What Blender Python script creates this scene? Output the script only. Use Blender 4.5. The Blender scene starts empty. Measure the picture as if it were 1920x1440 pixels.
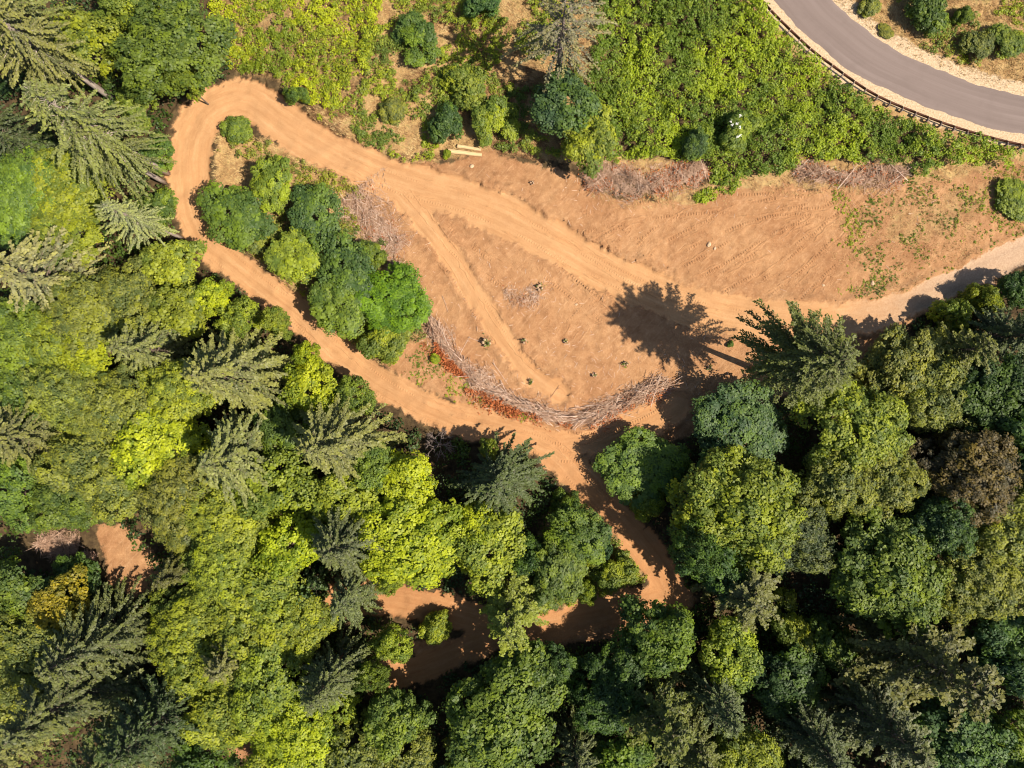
import bpy, math, random
import numpy as np

# ------------------------------------------------------------------ camera, sky, sun, exposure
SC = bpy.context.scene
COL = SC.collection
PPM = 17.0            # photograph pixels per metre of ground
CAM_H = 78.0          # metres above the ground

cam = bpy.data.cameras.new('camera')
camo = bpy.data.objects.new('camera', cam); COL.objects.link(camo)
camo.location = (0, 0, CAM_H); camo.rotation_euler = (0, 0, 0)
cam.sensor_width = 36.0
cam.lens = 36.0 * CAM_H / (1920.0 / PPM)
cam.clip_start = 0.5; cam.clip_end = 3000
SC.camera = camo

SUN_EL = math.radians(54)
SX, SY = 0.925, -0.38                   # horizontal direction towards the sun
world = bpy.data.worlds.new('World'); SC.world = world; world.use_nodes = True
wn = world.node_tree.nodes; wl = world.node_tree.links
bg = wn['Background']; bg.inputs['Strength'].default_value = 0.072
sky = wn.new('ShaderNodeTexSky'); sky.sky_type = 'NISHITA'; sky.sun_disc = False
sky.sun_elevation = SUN_EL; sky.sun_rotation = math.atan2(SX, SY)
wl.new(sky.outputs[0], bg.inputs[0])
sun = bpy.data.lights.new('sun', 'SUN'); sun.energy = 5.0; sun.angle = math.radians(0.55)
sun.color = (1.0, 0.90, 0.75)
suno = bpy.data.objects.new('sun', sun); COL.objects.link(suno)
from mathutils import Vector
suno.rotation_euler = Vector((-SX * math.cos(SUN_EL), -SY * math.cos(SUN_EL), -math.sin(SUN_EL))).to_track_quat('-Z', 'Y').to_euler()
suno.location = (60, -25, 90)
SC.view_settings.view_transform = 'Standard'; SC.view_settings.look = 'None'
SC.view_settings.exposure = 0.74; SC.view_settings.gamma = 1.0
SC.cycles.filter_width = 1.1; SC.cycles.max_bounces = 6; SC.cycles.diffuse_bounces = 3; SC.cycles.transmission_bounces = 3

RNG = np.random.default_rng(7)

# ------------------------------------------------------------------ helpers
def G(px, py):
    return ((px - 960.0) / PPM, (720.0 - py) / PPM)
def GP(pts):
    return np.array([G(a, b) for a, b in pts], float)
def footing(px, py, h):
    """ground position of a thing whose part at height h is seen at that pixel of the photograph"""
    k = (CAM_H - h) / CAM_H
    x, y = G(px, py)
    return x * k, y * k

def _hash(ix, iy, s):
    n = (ix.astype(np.int64) * 374761393 + iy.astype(np.int64) * 668265263 + s * 1274126177) & 0x7fffffff
    n = ((n ^ (n >> 13)) * 1274126177) & 0x7fffffff
    n = n ^ (n >> 16)
    return (n & 0xffffff) / float(0xffffff)
def vnoise(x, y, s=0):
    x = np.asarray(x, float); y = np.asarray(y, float)
    ix = np.floor(x); iy = np.floor(y); fx = x - ix; fy = y - iy
    fx = fx * fx * (3 - 2 * fx); fy = fy * fy * (3 - 2 * fy)
    a = _hash(ix, iy, s); b = _hash(ix + 1, iy, s); c = _hash(ix, iy + 1, s); d = _hash(ix + 1, iy + 1, s)
    return (a * (1 - fx) + b * fx) * (1 - fy) + (c * (1 - fx) + d * fx) * fy
def fbm(x, y, s=0, o=4):
    v = 0; a = .5; t = 0
    for i in range(o):
        v = v + a * vnoise(x * 2 ** i, y * 2 ** i, s + i * 17); t += a; a *= .5
    return v / t
def sstep(a, b, x):
    t = np.clip((x - a) / (b - a), 0, 1); return t * t * (3 - 2 * t)

def poly_dist(x, y, P, closed=True):
    """distance to polyline, plus side coordinate and length coordinate of the nearest point"""
    n = len(P); best = np.full(x.shape, 1e9); along = np.zeros(x.shape); side = np.zeros(x.shape)
    L = 0
    for i in range(n if closed else n - 1):
        a = P[i]; b = P[(i + 1) % n]; d = b - a; l2 = max(d @ d, 1e-9); l = math.sqrt(l2)
        t = np.clip(((x - a[0]) * d[0] + (y - a[1]) * d[1]) / l2, 0, 1)
        ex = x - a[0] - t * d[0]; ey = y - a[1] - t * d[1]
        q = np.hypot(ex, ey); m = q < best
        best = np.where(m, q, best); along = np.where(m, L + t * l, along)
        side = np.where(m, np.sign(d[0] * ey - d[1] * ex), side); L += l
    return best, along, side
def poly_sd(x, y, P):
    """signed distance, negative inside"""
    d, _, _ = poly_dist(x, y, P)
    ins = np.zeros(x.shape, bool); n = len(P)
    for i in range(n):
        a = P[i]; b = P[(i + 1) % n]
        c = ((a[1] > y) != (b[1] > y))
        with np.errstate(divide='ignore', invalid='ignore'):
            xi = (b[0] - a[0]) * (y - a[1]) / (b[1] - a[1] + 1e-12) + a[0]
        ins ^= c & (x < xi)
    return np.where(ins, -d, d)
def smooth_line(P, step=1.5):
    P = np.array(P, float); out = []
    n = len(P)
    for i in range(n - 1):
        p0 = P[max(i - 1, 0)]; p1 = P[i]; p2 = P[i + 1]; p3 = P[min(i + 2, n - 1)]
        k = max(2, int(np.linalg.norm(p2 - p1) / step))
        for j in range(k):
            t = j / k
            out.append(.5 * ((2 * p1) + (-p0 + p2) * t + (2 * p0 - 5 * p1 + 4 * p2 - p3) * t * t + (-p0 + 3 * p1 - 3 * p2 + p3) * t ** 3))
    out.append(P[-1]); return np.array(out)

def make_mesh(name, V, F, attrs=None, smooth=False, dom='FACE'):
    """F: (m,k) array of equal-length faces, or a list of such arrays"""
    Fs = F if isinstance(F, list) else [F]
    Fs = [np.asarray(f) for f in Fs if len(f)]
    me = bpy.data.meshes.new(name)
    me.vertices.add(len(V)); me.vertices.foreach_set('co', np.asarray(V, np.float32).ravel())
    loops = np.concatenate([f.ravel() for f in Fs]).astype(np.int32)
    starts = []; o = 0
    for f in Fs:
        starts.append(o + np.arange(len(f)) * f.shape[1]); o += f.size
    starts = np.concatenate(starts).astype(np.int32)
    me.loops.add(len(loops)); me.loops.foreach_set('vertex_index', loops)
    me.polygons.add(len(starts)); me.polygons.foreach_set('loop_start', starts)
    me.update(calc_edges=True)
    if smooth: me.polygons.foreach_set('use_smooth', np.ones(len(starts), bool))
    for k, v in (attrs or {}).items():
        at = me.attributes.new(k, 'FLOAT', dom); at.data.foreach_set('value', np.asarray(v, np.float32))
    return me
def link(name, me, mat=None, parent=None, **props):
    o = bpy.data.objects.new(name, me); COL.objects.link(o)
    if mat is not None and me is not None and len(me.materials) == 0: me.materials.append(mat)
    if parent is not None: o.parent = parent
    for k, v in props.items(): o[k] = v
    return o
def thing(name, label, cat, loc=(0, 0, 0), rz=0, group=None):
    o = bpy.data.objects.new(name, None); COL.objects.link(o)
    o.empty_display_size = .3; o.location = loc; o.rotation_euler = (0, 0, rz)
    o['label'] = label; o['category'] = cat
    if group: o['group'] = group
    return o

class Tubes:
    """tapered many-sided tubes collected into one mesh"""
    def __init__(s): s.V = []; s.F = []; s.C = []; s.n = 0
    def tube(s, pts, rad, k=5, cap=True):
        pts = np.asarray(pts, float); m = len(pts); base = s.n
        d = np.gradient(pts, axis=0); d /= np.linalg.norm(d, axis=1)[:, None] + 1e-9
        ref = np.array([0, 0, 1.]) if abs(d[0][2]) < .9 else np.array([1., 0, 0])
        u = np.cross(d, ref); u /= np.linalg.norm(u, axis=1)[:, None] + 1e-9
        w = np.cross(d, u)
        a = np.arange(k) * 2 * math.pi / k
        R = np.asarray(rad, float).reshape(-1, 1, 1) * np.ones((m, 1, 1))
        ring = pts[:, None, :] + R * (np.cos(a)[None, :, None] * u[:, None, :] + np.sin(a)[None, :, None] * w[:, None, :])
        s.V.append(ring.reshape(-1, 3))
        i = np.arange(m - 1)[:, None] * k + np.arange(k)[None, :]
        j = np.arange(m - 1)[:, None] * k + (np.arange(k)[None, :] + 1) % k
        s.F.append((base + np.stack([i, j, j + k, i + k], -1)).reshape(-1, 4))
        s.n += m * k
        if cap:
            for e, r in ((0, 1), (m - 1, -1)):
                s.V.append(pts[e][None]); c = s.n; s.n += 1
                q = np.arange(k)
                f = np.stack([base + e * k + q, base + e * k + (q + 1) % k, np.full(k, c)], -1)
                s.C.append(f if r < 0 else f[:, ::-1])
    def mesh(s, name, smooth=True, attrs=None):
        return make_mesh(name, np.concatenate(s.V), [np.concatenate(s.F)] + ([np.concatenate(s.C)] if s.C else []), attrs, smooth)

def unit(v):
    return v / (np.linalg.norm(v, axis=-1, keepdims=True) + 1e-9)
def leaf_arrays(P, N, size, rng, aspect=.38, fold=.10, T=None):
    n = len(P); N = unit(N)
    if T is None: T = rng.normal(size=(n, 3))
    t = unit(T - (T * N).sum(1, keepdims=True) * N); b = np.cross(N, t)
    s = np.asarray(size).reshape(-1, 1) * np.ones((n, 1))
    V = np.stack([P - t * s * .5, P + b * s * aspect + N * s * fold, P + t * s * .5 - N * s * .04, P - b * s * aspect + N * s * fold], 1)
    return V.reshape(-1, 3), np.arange(4 * n).reshape(-1, 4)

def blob_leaves(C, R, per, leaf, rng, flat=.75, up=.55, jit=.45, out=None, tint_sd=.28, base=0.):
    """leaves on the upper/outer side of many little clumps C (n,3) of radius R (n)"""
    n = len(C)
    per = np.maximum(3, (per * (R / R.mean()) ** 2 * (.7 + .6 * rng.random(n)))).astype(int)
    idx = np.repeat(np.arange(n), per); m = len(idx)
    d = unit(rng.normal(size=(m, 3))); d[:, 2] = np.where(d[:, 2] < -.25, -d[:, 2], d[:, 2])
    P = C[idx] + d * (R[idx] * (.55 + .5 * rng.random(m)))[:, None] * np.array([1, 1, flat])
    N = d * .6 + np.array([0, 0, up]) + rng.normal(size=(m, 3)) * jit
    if out is not None: N = N + out[idx] * .35
    ct = rng.normal(size=n) * tint_sd + base; ls = rng.uniform(.72, 1.3, n)
    tint = np.clip(.5 + ct[idx] + rng.normal(size=m) * .16, 0, 1)
    V, F = leaf_arrays(P, N, leaf * ls[idx] * (.7 + .6 * rng.random(m)), rng)
    return V, F, tint

# ------------------------------------------------------------------ materials
def nodemat(name):
    m = bpy.data.materials.new(name); m.use_nodes = True
    nt = m.node_tree; b = nt.nodes['Principled BSDF']; return m, nt, b
def nd(nt, t, **kw):
    n = nt.nodes.new(t)
    for k, v in kw.items(): setattr(n, k, v)
    return n
def ramp(nt, fac, stops):
    r = nd(nt, 'ShaderNodeValToRGB'); e = r.color_ramp.elements
    while len(e) < len(stops): e.new(.5)
    for q, (p, c) in zip(e, stops): q.position = p; q.color = (*c, 1)
    nt.links.new(fac, r.inputs[0]); return r.outputs[0]
def mix(nt, fac, a, b, mode='MIX'):
    m = nd(nt, 'ShaderNodeMix', data_type='RGBA', blend_type=mode)
    for i, v in ((0, fac), (6, a), (7, b)):
        if hasattr(v, 'links') or hasattr(v, 'is_linked'): nt.links.new(v, m.inputs[i])
        elif i == 0: m.inputs[0].default_value = v
        else: m.inputs[i].default_value = (*v, 1)
    return m.outputs[2]
def noise(nt, vec, scale, detail=4, rough=.6, dist=0):
    n = nd(nt, 'ShaderNodeTexNoise'); n.inputs['Scale'].default_value = scale
    n.inputs['Detail'].default_value = detail; n.inputs['Roughness'].default_value = rough
    n.inputs['Distortion'].default_value = dist
    if vec is not None: nt.links.new(vec, n.inputs['Vector'])
    return n.outputs[0]
def attr(nt, name):
    a = nd(nt, 'ShaderNodeAttribute', attribute_name=name); return a.outputs['Fac']
def mth(nt, op, a, b=None, c=None, clamp=False):
    m = nd(nt, 'ShaderNodeMath', operation=op, use_clamp=clamp)
    for i, v in enumerate((a, b, c)):
        if v is None: continue
        if isinstance(v, (int, float)): m.inputs[i].default_value = v
        else: nt.links.new(v, m.inputs[i])
    return m.outputs[0]
def mapr(nt, v, a, b, c=0., d=1.):
    m = nd(nt, 'ShaderNodeMapRange'); nt.links.new(v, m.inputs[0])
    for i, q in enumerate((a, b, c, d)): m.inputs[i + 1].default_value = q
    return m.outputs[0]
def coords(nt): return nd(nt, 'ShaderNodeTexCoord').outputs['Object']
def worldpos(nt): return nd(nt, 'ShaderNodeNewGeometry').outputs['Position']

def leaf_material(name, yellow=(1.42, 1.38, .6), dark=(.55, .66, .75), trans=.30, rough=.55):
    m, nt, b = nodemat(name)
    oi = nd(nt, 'ShaderNodeObjectInfo'); t = attr(nt, 'tint')
    base = oi.outputs['Color']
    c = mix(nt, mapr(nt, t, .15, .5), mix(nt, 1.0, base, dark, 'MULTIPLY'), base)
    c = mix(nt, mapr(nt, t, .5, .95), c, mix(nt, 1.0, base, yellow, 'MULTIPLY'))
    big = noise(nt, worldpos(nt), .35, 3, .55)
    c = mix(nt, mapr(nt, big, .42, .66, 0, .65), c, mix(nt, 1.0, c, (1.16, 1.12, .75), 'MULTIPLY'))
    nt.links.new(c, b.inputs['Base Color']); b.inputs['Roughness'].default_value = rough
    b.inputs['Specular IOR Level'].default_value = .35
    tr = nd(nt, 'ShaderNodeBsdfTranslucent')
    nt.links.new(mix(nt, 1.0, c, (1.25, 1.45, .4), 'MULTIPLY'), tr.inputs[0])
    ms = nd(nt, 'ShaderNodeMixShader'); ms.inputs[0].default_value = trans
    nt.links.new(b.outputs[0], ms.inputs[1]); nt.links.new(tr.outputs[0], ms.inputs[2])
    nt.links.new(ms.outputs[0], nt.nodes['Material Output'].inputs[0])
    return m
M_LEAF = leaf_material('leaf')
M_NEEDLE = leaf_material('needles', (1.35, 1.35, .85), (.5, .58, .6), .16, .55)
def rough_mat(name, stops, scale=6, rough=.85, stretch=(1, 1, 1), bump=.0, objrand=0.):
    m, nt, b = nodemat(name)
    mp = nd(nt, 'ShaderNodeMapping'); nt.links.new(coords(nt), mp.inputs[0]); mp.inputs['Scale'].default_value = stretch
    f = noise(nt, mp.outputs[0], scale, 5, .65)
    if objrand:
        oi = nd(nt, 'ShaderNodeObjectInfo')
        f = mth(nt, 'ADD', f, mapr(nt, oi.outputs['Random'], 0, 1, -objrand, objrand))
    nt.links.new(ramp(nt, f, stops), b.inputs['Base Color']); b.inputs['Roughness'].default_value = rough
    b.inputs['Specular IOR Level'].default_value = .2
    if bump:
        bp = nd(nt, 'ShaderNodeBump'); bp.inputs['Strength'].default_value = bump; bp.inputs['Distance'].default_value = .05
        nt.links.new(f, bp.inputs['Height']); nt.links.new(bp.outputs[0], b.inputs['Normal'])
    return m
M_BARK = rough_mat('bark', [(.3, (.07, .05, .04)), (.55, (.16, .12, .09)), (.75, (.28, .23, .18))], 5, .9, (2, 2, .5), .6)
M_PALEBARK = rough_mat('pale_bark', [(.3, (.22, .17, .145)), (.55, (.36, .295, .25)), (.75, (.48, .41, .36))], 4, .9, (2, 2, .4), .4)
M_GREYBARK = rough_mat('grey_bark', [(.3, (.12, .09, .08)), (.55, (.24, .19, .165)), (.75, (.38, .31, .27))], 4, .9, (2, 2, .4), .5)
M_BRANCH = rough_mat('branch_wood', [(.2, (.12, .058, .034)), (.42, (.33, .195, .13)), (.58, (.50, .345, .26)), (.8, (.68, .53, .43))], 1.5, .85, (1, 1, 1), .3, .22)
M_TWIG = rough_mat('twig_wood', [(.3, (.20, .11, .07)), (.5, (.40, .26, .175)), (.7, (.58, .41, .30))], 1.2, .9)
M_GREYTWIG = rough_mat('grey_twig', [(.3, (.17, .095, .06)), (.5, (.36, .23, .155)), (.7, (.54, .38, .28))], 1.2, .9)
M_RUSTLEAF = rough_mat('rust_leaves', [(.3, (.20, .050, .018)), (.5, (.40, .12, .040)), (.7, (.52, .21, .08))], 2.5, .8)
M_CUT = rough_mat('cut_wood', [(.3, (.50, .34, .18)), (.7, (.68, .50, .30))], 3, .7, (1, 6, 6))
M_LOG = rough_mat('log_wood', [(.3, (.40, .25, .12)), (.5, (.58, .40, .21)), (.72, (.70, .52, .30))], 3, .8, (.4, 4, 4), .4)
M_ROCK = rough_mat('rock', [(.3, (.34, .21, .12)), (.6, (.52, .37, .24)), (.8, (.62, .48, .34))], 4, .85, (1, 1, 1), .5)
M_STUMP = rough_mat('stump_wood', [(.3, (.16, .10, .06)), (.5, (.40, .27, .17)), (.75, (.62, .47, .33))], 4, .9, (1, 1, 1), .5)
M_RUSTSTEEL = rough_mat('rusted_steel', [(.3, (.045, .018, .012)), (.6, (.10, .038, .022)), (.8, (.16, .075, .045))], 5, .7, (1, 1, 1), .2)
M_POST = rough_mat('post_steel', [(.3, (.09, .06, .05)), (.6, (.19, .14, .12)), (.8, (.30, .24, .21))], 6, .7)
M_STRAW = rough_mat('straw', [(.28, (.20, .115, .045)), (.5, (.46, .31, .13)), (.72, (.66, .50, .25))], .5, .8)
M_FLOWER, _nt, _b = nodemat('white_flower'); _b.inputs['Base Color'].default_value = (.8, .78, .72, 1)

# ------------------------------------------------------------------ plan of the place, in photograph pixels
UPPER = smooth_line(GP([(362, 262), (385, 218), (425, 190), (468, 186), (520, 222), (580, 262), (660, 305), (760, 345), (860, 372), (960, 412), (1060, 466), (1180, 530), (1310, 578), (1440, 602), (1560, 602), (1680, 578), (1800, 526), (1920, 470), (2080, 400), (2300, 320)]))
LOWER = smooth_line(GP([(385, 218), (362, 262), (357, 330), (362, 398), (402, 462), (480, 528), (550, 580), (628, 655), (720, 722), (830, 778), (950, 812), (1035, 842), (1100, 908), (1165, 978), (1225, 1050), (1258, 1110), (1262, 1140)]))
SPUR = smooth_line(GP([(1262, 1120), (1170, 1140), (1070, 1165), (980, 1180), (900, 1160), (820, 1138), (735, 1125), (640, 1120)]))
SPUR2 = smooth_line(GP([(960, 1178), (900, 1205), (850, 1225), (790, 1250), (700, 1270)]))
MIDDLE = smooth_line(GP([(735, 350), (790, 412), (850, 488), (905, 575), (950, 645), (1000, 705), (1050, 738)]))
LINKW = smooth_line(GP([(1040, 838), (1120, 826), (1200, 795), (1270, 760)]))
ROADS = [('u', UPPER, 2.25), ('l', LOWER, 1.8), ('s', SPUR, 1.75), ('s', SPUR2, 1.6), ('m', MIDDLE, 1.15), ('k', LINKW, 1.5)]
CLEAR = GP([(640, 372), (690, 345), (760, 318), (850, 302), (905, 284), (960, 300), (1040, 318), (1100, 335), (1170, 380), (1280, 382), (1370, 352), (1480, 348), (1600, 354), (1700, 336), (1810, 330), (1900, 300), (1980, 300), (2060, 380), (1960, 470), (1830, 545), (1720, 600), (1670, 650), (1560, 700), (1440, 760), (1320, 800), (1230, 840), (1110, 866), (1060, 850), (1000, 815), (900, 775), (800, 735), (720, 690), (700, 660), (800, 630), (790, 560), (750, 480), (690, 440)])
PATCH = [GP([(185, 985), (240, 985), (295, 1035), (305, 1110), (250, 1125), (203, 1090)]), GP([(262, 1192), (310, 1195), (330, 1235), (290, 1250)]), GP([(420, 1365), (480, 1365), (490, 1425), (430, 1425)]),
         GP([(985, 1150), (1270, 1080), (1320, 1130), (1180, 1200), (1000, 1215)]), GP([(760, 1200), (880, 1190), (930, 1230), (800, 1275)]), GP([(1380, 860), (1300, 800), (1240, 780), (1290, 720), (1420, 690), (1430, 770)])]
ASPH_L = GP([(1330, -180), (1372, -110), (1410, -50), (1447, 0), (1467, 23), (1493, 53), (1527, 83), (1567, 117), (1613, 147), (1670, 173), (1730, 200), (1780, 217), (1847, 240), (1920, 255), (2000, 268), (2100, 280), (2260, 292)])
ASPH_R = GP([(1440, -200), (1482, -120), (1520, -55), (1563, 0), (1580, 17), (1603, 35), (1630, 57), (1652, 74), (1682, 92), (1724, 113), (1773, 133), (1820, 152), (1873, 167), (1920, 178), (2000, 192), (2100, 204), (2260, 214)])
ASPH = np.concatenate([ASPH_L, ASPH_R[::-1]])
RAIL = GP([(1352, -100), (1388, -45), (1420, 0), (1447, 30), (1480, 63), (1523, 103), (1547, 120), (1590, 152), (1633, 180), (1680, 202), (1730, 222), (1780, 240), (1847, 260), (1920, 277), (2010, 292), (2110, 304)])
Z_BRAMBLE = GP([(1130, -150), (1330, -150), (1412, 8), (1470, 70), (1540, 130), (1650, 205), (1760, 248), (1850, 268), (1915, 292), (1850, 312), (1720, 322), (1600, 318), (1480, 318), (1440, 330), (1340, 368), (1275, 378), (1255, 330), (1190, 312), (1130, 296), (1100, 262), (1090, 200), (1110, 110)])
Z_YELLOW = GP([(400, -120), (720, -120), (715, 40), (690, 150), (660, 195), (600, 205), (560, 195), (520, 150), (455, 145), (425, 120), (405, 60)])
Z_MID = GP([(690, -120), (1110, -120), (1100, 110), (1080, 300), (1000, 295), (900, 280), (830, 300), (790, 318), (700, 292), (640, 250), (580, 215), (640, 190), (690, 140)])
Z_CORNER = GP([(1500, -140), (2300, -140), (2300, 220), (1920, 175), (1820, 150), (1720, 110), (1640, 62), (1570, 0)])
Z_ISLAND = GP([(405, 320), (412, 260), (440, 222), (480, 262), (560, 290), (640, 330), (700, 352), (650, 375), (690, 440), (750, 480), (790, 560), (800, 630), (720, 685), (640, 640), (560, 560), (480, 480), (395, 440)])
Z_LOWTRI = GP([(1060, 905), (1110, 950), (1160, 1010), (1210, 1080), (1150, 1120), (1030, 1145), (900, 1125), (960, 1080), (1010, 1000)])
Z_EASTEND = GP([(1560, 350), (1700, 330), (1830, 300), (1920, 285), (2000, 300), (2000, 400), (1860, 460), (1760, 520), (1640, 560), (1570, 500)])
Z_VERGE = GP([(720, 660), (800, 640), (850, 700), (930, 760), (1010, 800), (960, 806), (860, 770), (760, 715)])

def plan(x, y):
    """what covers the ground at each point: weights 0..1"""
    x = np.asarray(x, float); y = np.asarray(y, float)
    w1 = (fbm(x * .55, y * .55, 3) - .5); w2 = (fbm(x * 2.2, y * 2.2, 9, 3) - .5)
    wob = w1 * 1.1 + w2 * .7
    road = np.zeros(x.shape); across = np.full(x.shape, 9.); along = np.zeros(x.shape); rid = np.full(x.shape, -1)
    bestd = np.full(x.shape, 1e9); edge = np.full(x.shape, 9.)
    for i, (k, L, hw) in enumerate(ROADS):
        d, al, sd = poly_dist(x, y, L, False)
        e = d - (hw - .8 * sstep(26, 48, x) if k == 'u' else hw + .45 * sstep(18, 22, y) if k == 'l' else hw) + wob * 1.0 + (vnoise(x * 4.1, y * 4.1, 12) - .5) * .35
        m = e < bestd; bestd = np.where(m, e, bestd); rid = np.where(m, i, rid)
        across = np.where(m, d * sd, across); along = np.where(m, al + 37 * i, along)
    road = 1 - sstep(-.25, .2, bestd)
    soil = 1 - sstep(-.6, .5, poly_sd(x, y, CLEAR) + wob * 1.5)
    for P in PATCH: soil = np.maximum(soil, 1 - sstep(-.5, .4, poly_sd(x, y, P) + wob * 1.0))
    asd = poly_sd(x, y, ASPH)
    gravel = 1 - sstep(1.0, 1.7, asd + wob * .8)
    grass = np.zeros(x.shape)
    for P in (Z_MID, Z_CORNER, Z_ISLAND, Z_LOWTRI):
        grass = np.maximum(grass, 1 - sstep(-.6, .8, poly_sd(x, y, P) + wob * 1.2))
    soil = soil * (1 - .55 * sstep(.42, .6, fbm(x * .35, y * .35, 251, 3)) * (1 - sstep(-5, 1, poly_sd(x, y, Z_EASTEND) + wob * 4)))
    grass = np.maximum(grass, 1 - sstep(-1, 1.5, poly_sd(x, y, Z_EASTEND) + wob * 3))
    grass = np.maximum(grass, .55 * (1 - sstep(-.6, .8, poly_sd(x, y, Z_YELLOW) + wob)))
    sb = poly_sd(x, y, Z_BRAMBLE) + wob
    grass = np.maximum(grass, (1 - sstep(1.5, 3, sb)) * sstep(-2.2, -.4, sb))
    return dict(road=road, bestd=bestd, across=across, along=along, rid=rid, soil=soil, gravel=gravel, asd=asd, grass=grass, wob=wob)

def height(x, y, p=None):
    p = p or plan(x, y)
    h = (fbm(x * .12, y * .12, 31, 3) - .5) * .7
    h = h + (fbm(x * .8, y * .8, 5, 3) - .5) * (.10 + .20 * (1 - p['soil']))
    r = p['road']
    h = h + (fbm(x * 2.6, y * 2.6, 8, 2) - .5) * .16 * (1 - r)
    # low bank beside the graded road
    bank = np.exp(-((np.clip(p['bestd'], -1, 9) - .35) / .35) ** 2) * (.12 + .42 * vnoise(x * .35, y * .35, 77))
    h = h + bank * (1 - p['soil'] * .35)
    step = (p['rid'] == 0) & (p['across'] > 0) & (x > -27) & (x < 17)
    h = h + np.where(step, 0.30 * sstep(-.18, .10, p['bestd']) * (1 - sstep(.3, 3.5, p['bestd'])), 0)
    rut = np.exp(-((np.abs(p['across']) - .85) / .22) ** 2)
    h = h - r * rut * .05
    a = sstep(0, 2.5, p['asd'])
    return h * a + (1 - a) * .0
def zat(x, y):
    return height(np.atleast_1d(np.asarray(x, float)), np.atleast_1d(np.asarray(y, float)))

# ------------------------------------------------------------------ terrain, one surface cut into its named pieces
def terrain_material():
    m, nt, b = nodemat('earth')
    pos = worldpos(nt)
    wr, ws, wg, wv = (attr(nt, k) for k in ('w_road', 'w_soil', 'w_grass', 'w_gravel'))
    n1 = noise(nt, pos, .16, 5, .6); n2 = noise(nt, pos, 1.1, 5, .65); n3 = noise(nt, pos, 5.5, 5, .7); n4 = noise(nt, pos, 15, 4, .75); n5 = noise(nt, pos, 3.0, 5, .75)
    # forest litter
    floor = ramp(nt, n2, [(.3, (.030, .020, .012)), (.5, (.075, .050, .026)), (.7, (.13, .088, .042))])
    # dry grassland
    gr = ramp(nt, n2, [(.30, (.12, .070, .034)), (.44, (.25, .155, .075)), (.58, (.34, .235, .115)), (.72, (.18, .155, .055))])
    gr = mix(nt, mapr(nt, n3, .35, .7), gr, mix(nt, 1., gr, (1.45, 1.35, 1.15), 'MULTIPLY'))
    # bare soil of the clearing
    so = ramp(nt, n2, [(.25, (.262, .134, .062)), (.45, (.350, .187, .088)), (.62, (.405, .224, .108)), (.8, (.48, .284, .146))])
    so = mix(nt, mapr(nt, n1, .40, .62), so, mix(nt, 1., so, (.82, .76, .74), 'MULTIPLY'))
    so = mix(nt, mapr(nt, n3, .54, .76, 0, .5), so, (.56, .34, .19))
    so = mix(nt, mapr(nt, n4, .30, .46, .55, 0), so, (.20, .095, .045))
    so = mix(nt, mapr(nt, n4, .58, .74, 0, .40), so, (.58, .37, .22))
    so = mix(nt, mapr(nt, n5, .28, .42, .4, 0), so, (.27, .120, .060))
    so = mix(nt, mapr(nt, n5, .56, .72, 0, .45), so, (.54, .33, .19))
    # scrape marks left by the blade, running with the slope
    mp = nd(nt, 'ShaderNodeMapping'); nt.links.new(pos, mp.inputs[0]); mp.inputs['Rotation'].default_value = (0, 0, math.radians(-48))
    mp2 = nd(nt, 'ShaderNodeMapping'); nt.links.new(mp.outputs[0], mp2.inputs[0]); mp2.inputs['Scale'].default_value = (.30, 2.4, 1)
    sc = noise(nt, mp2.outputs[0], 1.5, 4, .6, .6)
    so = mix(nt, mapr(nt, sc, .56, .74, 0, .45), so, (.56, .335, .185))
    so = mix(nt, mapr(nt, sc, .42, .26, 0, .30), so, (.27, .125, .055))
    # graded road
    cv = nd(nt, 'ShaderNodeCombineXYZ')
    nt.links.new(mth(nt, 'MULTIPLY', attr(nt, 'across'), 1.9), cv.inputs[0]); nt.links.new(mth(nt, 'MULTIPLY', attr(nt, 'along'), .14), cv.inputs[1])
    st = noise(nt, cv.outputs[0], 1.0, 5, .6)
    ro = ramp(nt, st, [(.26, (.340, .176, .078)), (.44, (.405, .222, .102)), (.60, (.450, .256, .122)), (.80, (.535, .330, .172))])
    ro = mix(nt, mapr(nt, n3, .40, .72, 0, .35), ro, mix(nt, 1., ro, (1.14, 1.17, 1.22), 'MULTIPLY'))
    ro = mix(nt, mapr(nt, n2, .36, .62, .35, 0), ro, (.36, .185, .085))
    ro = mix(nt, mapr(nt, n4, .30, .48, .5, 0), ro, (.31, .145, .060))
    east = nd(nt, 'ShaderNodeSeparateXYZ'); nt.links.new(pos, east.inputs[0])
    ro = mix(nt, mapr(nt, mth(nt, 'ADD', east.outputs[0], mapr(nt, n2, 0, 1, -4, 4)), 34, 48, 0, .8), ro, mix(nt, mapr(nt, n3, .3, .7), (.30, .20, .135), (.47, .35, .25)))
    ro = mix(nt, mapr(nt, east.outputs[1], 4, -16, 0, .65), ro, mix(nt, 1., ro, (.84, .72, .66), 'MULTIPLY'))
    # pale gravel beside the asphalt
    gv = ramp(nt, n3, [(.3, (.30, .20, .11)), (.5, (.52, .385, .245)), (.66, (.63, .49, .335))])
    gv = mix(nt, mapr(nt, n4, .36, .5, .5, 0), gv, (.20, .13, .075))
    def edge(w, sharp=.25):
        e = mth(nt, 'ADD', w, mth(nt, 'MULTIPLY', mth(nt, 'SUBTRACT', n3, .5), .9))
        return mapr(nt, e, .5 - sharp, .5 + sharp)
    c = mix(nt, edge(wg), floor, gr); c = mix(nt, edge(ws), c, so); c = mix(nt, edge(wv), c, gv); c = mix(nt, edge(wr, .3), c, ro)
    nt.links.new(c, b.inputs['Base Color']); b.inputs['Roughness'].default_value = .95; b.inputs['Specular IOR Level'].default_value = .1
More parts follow.
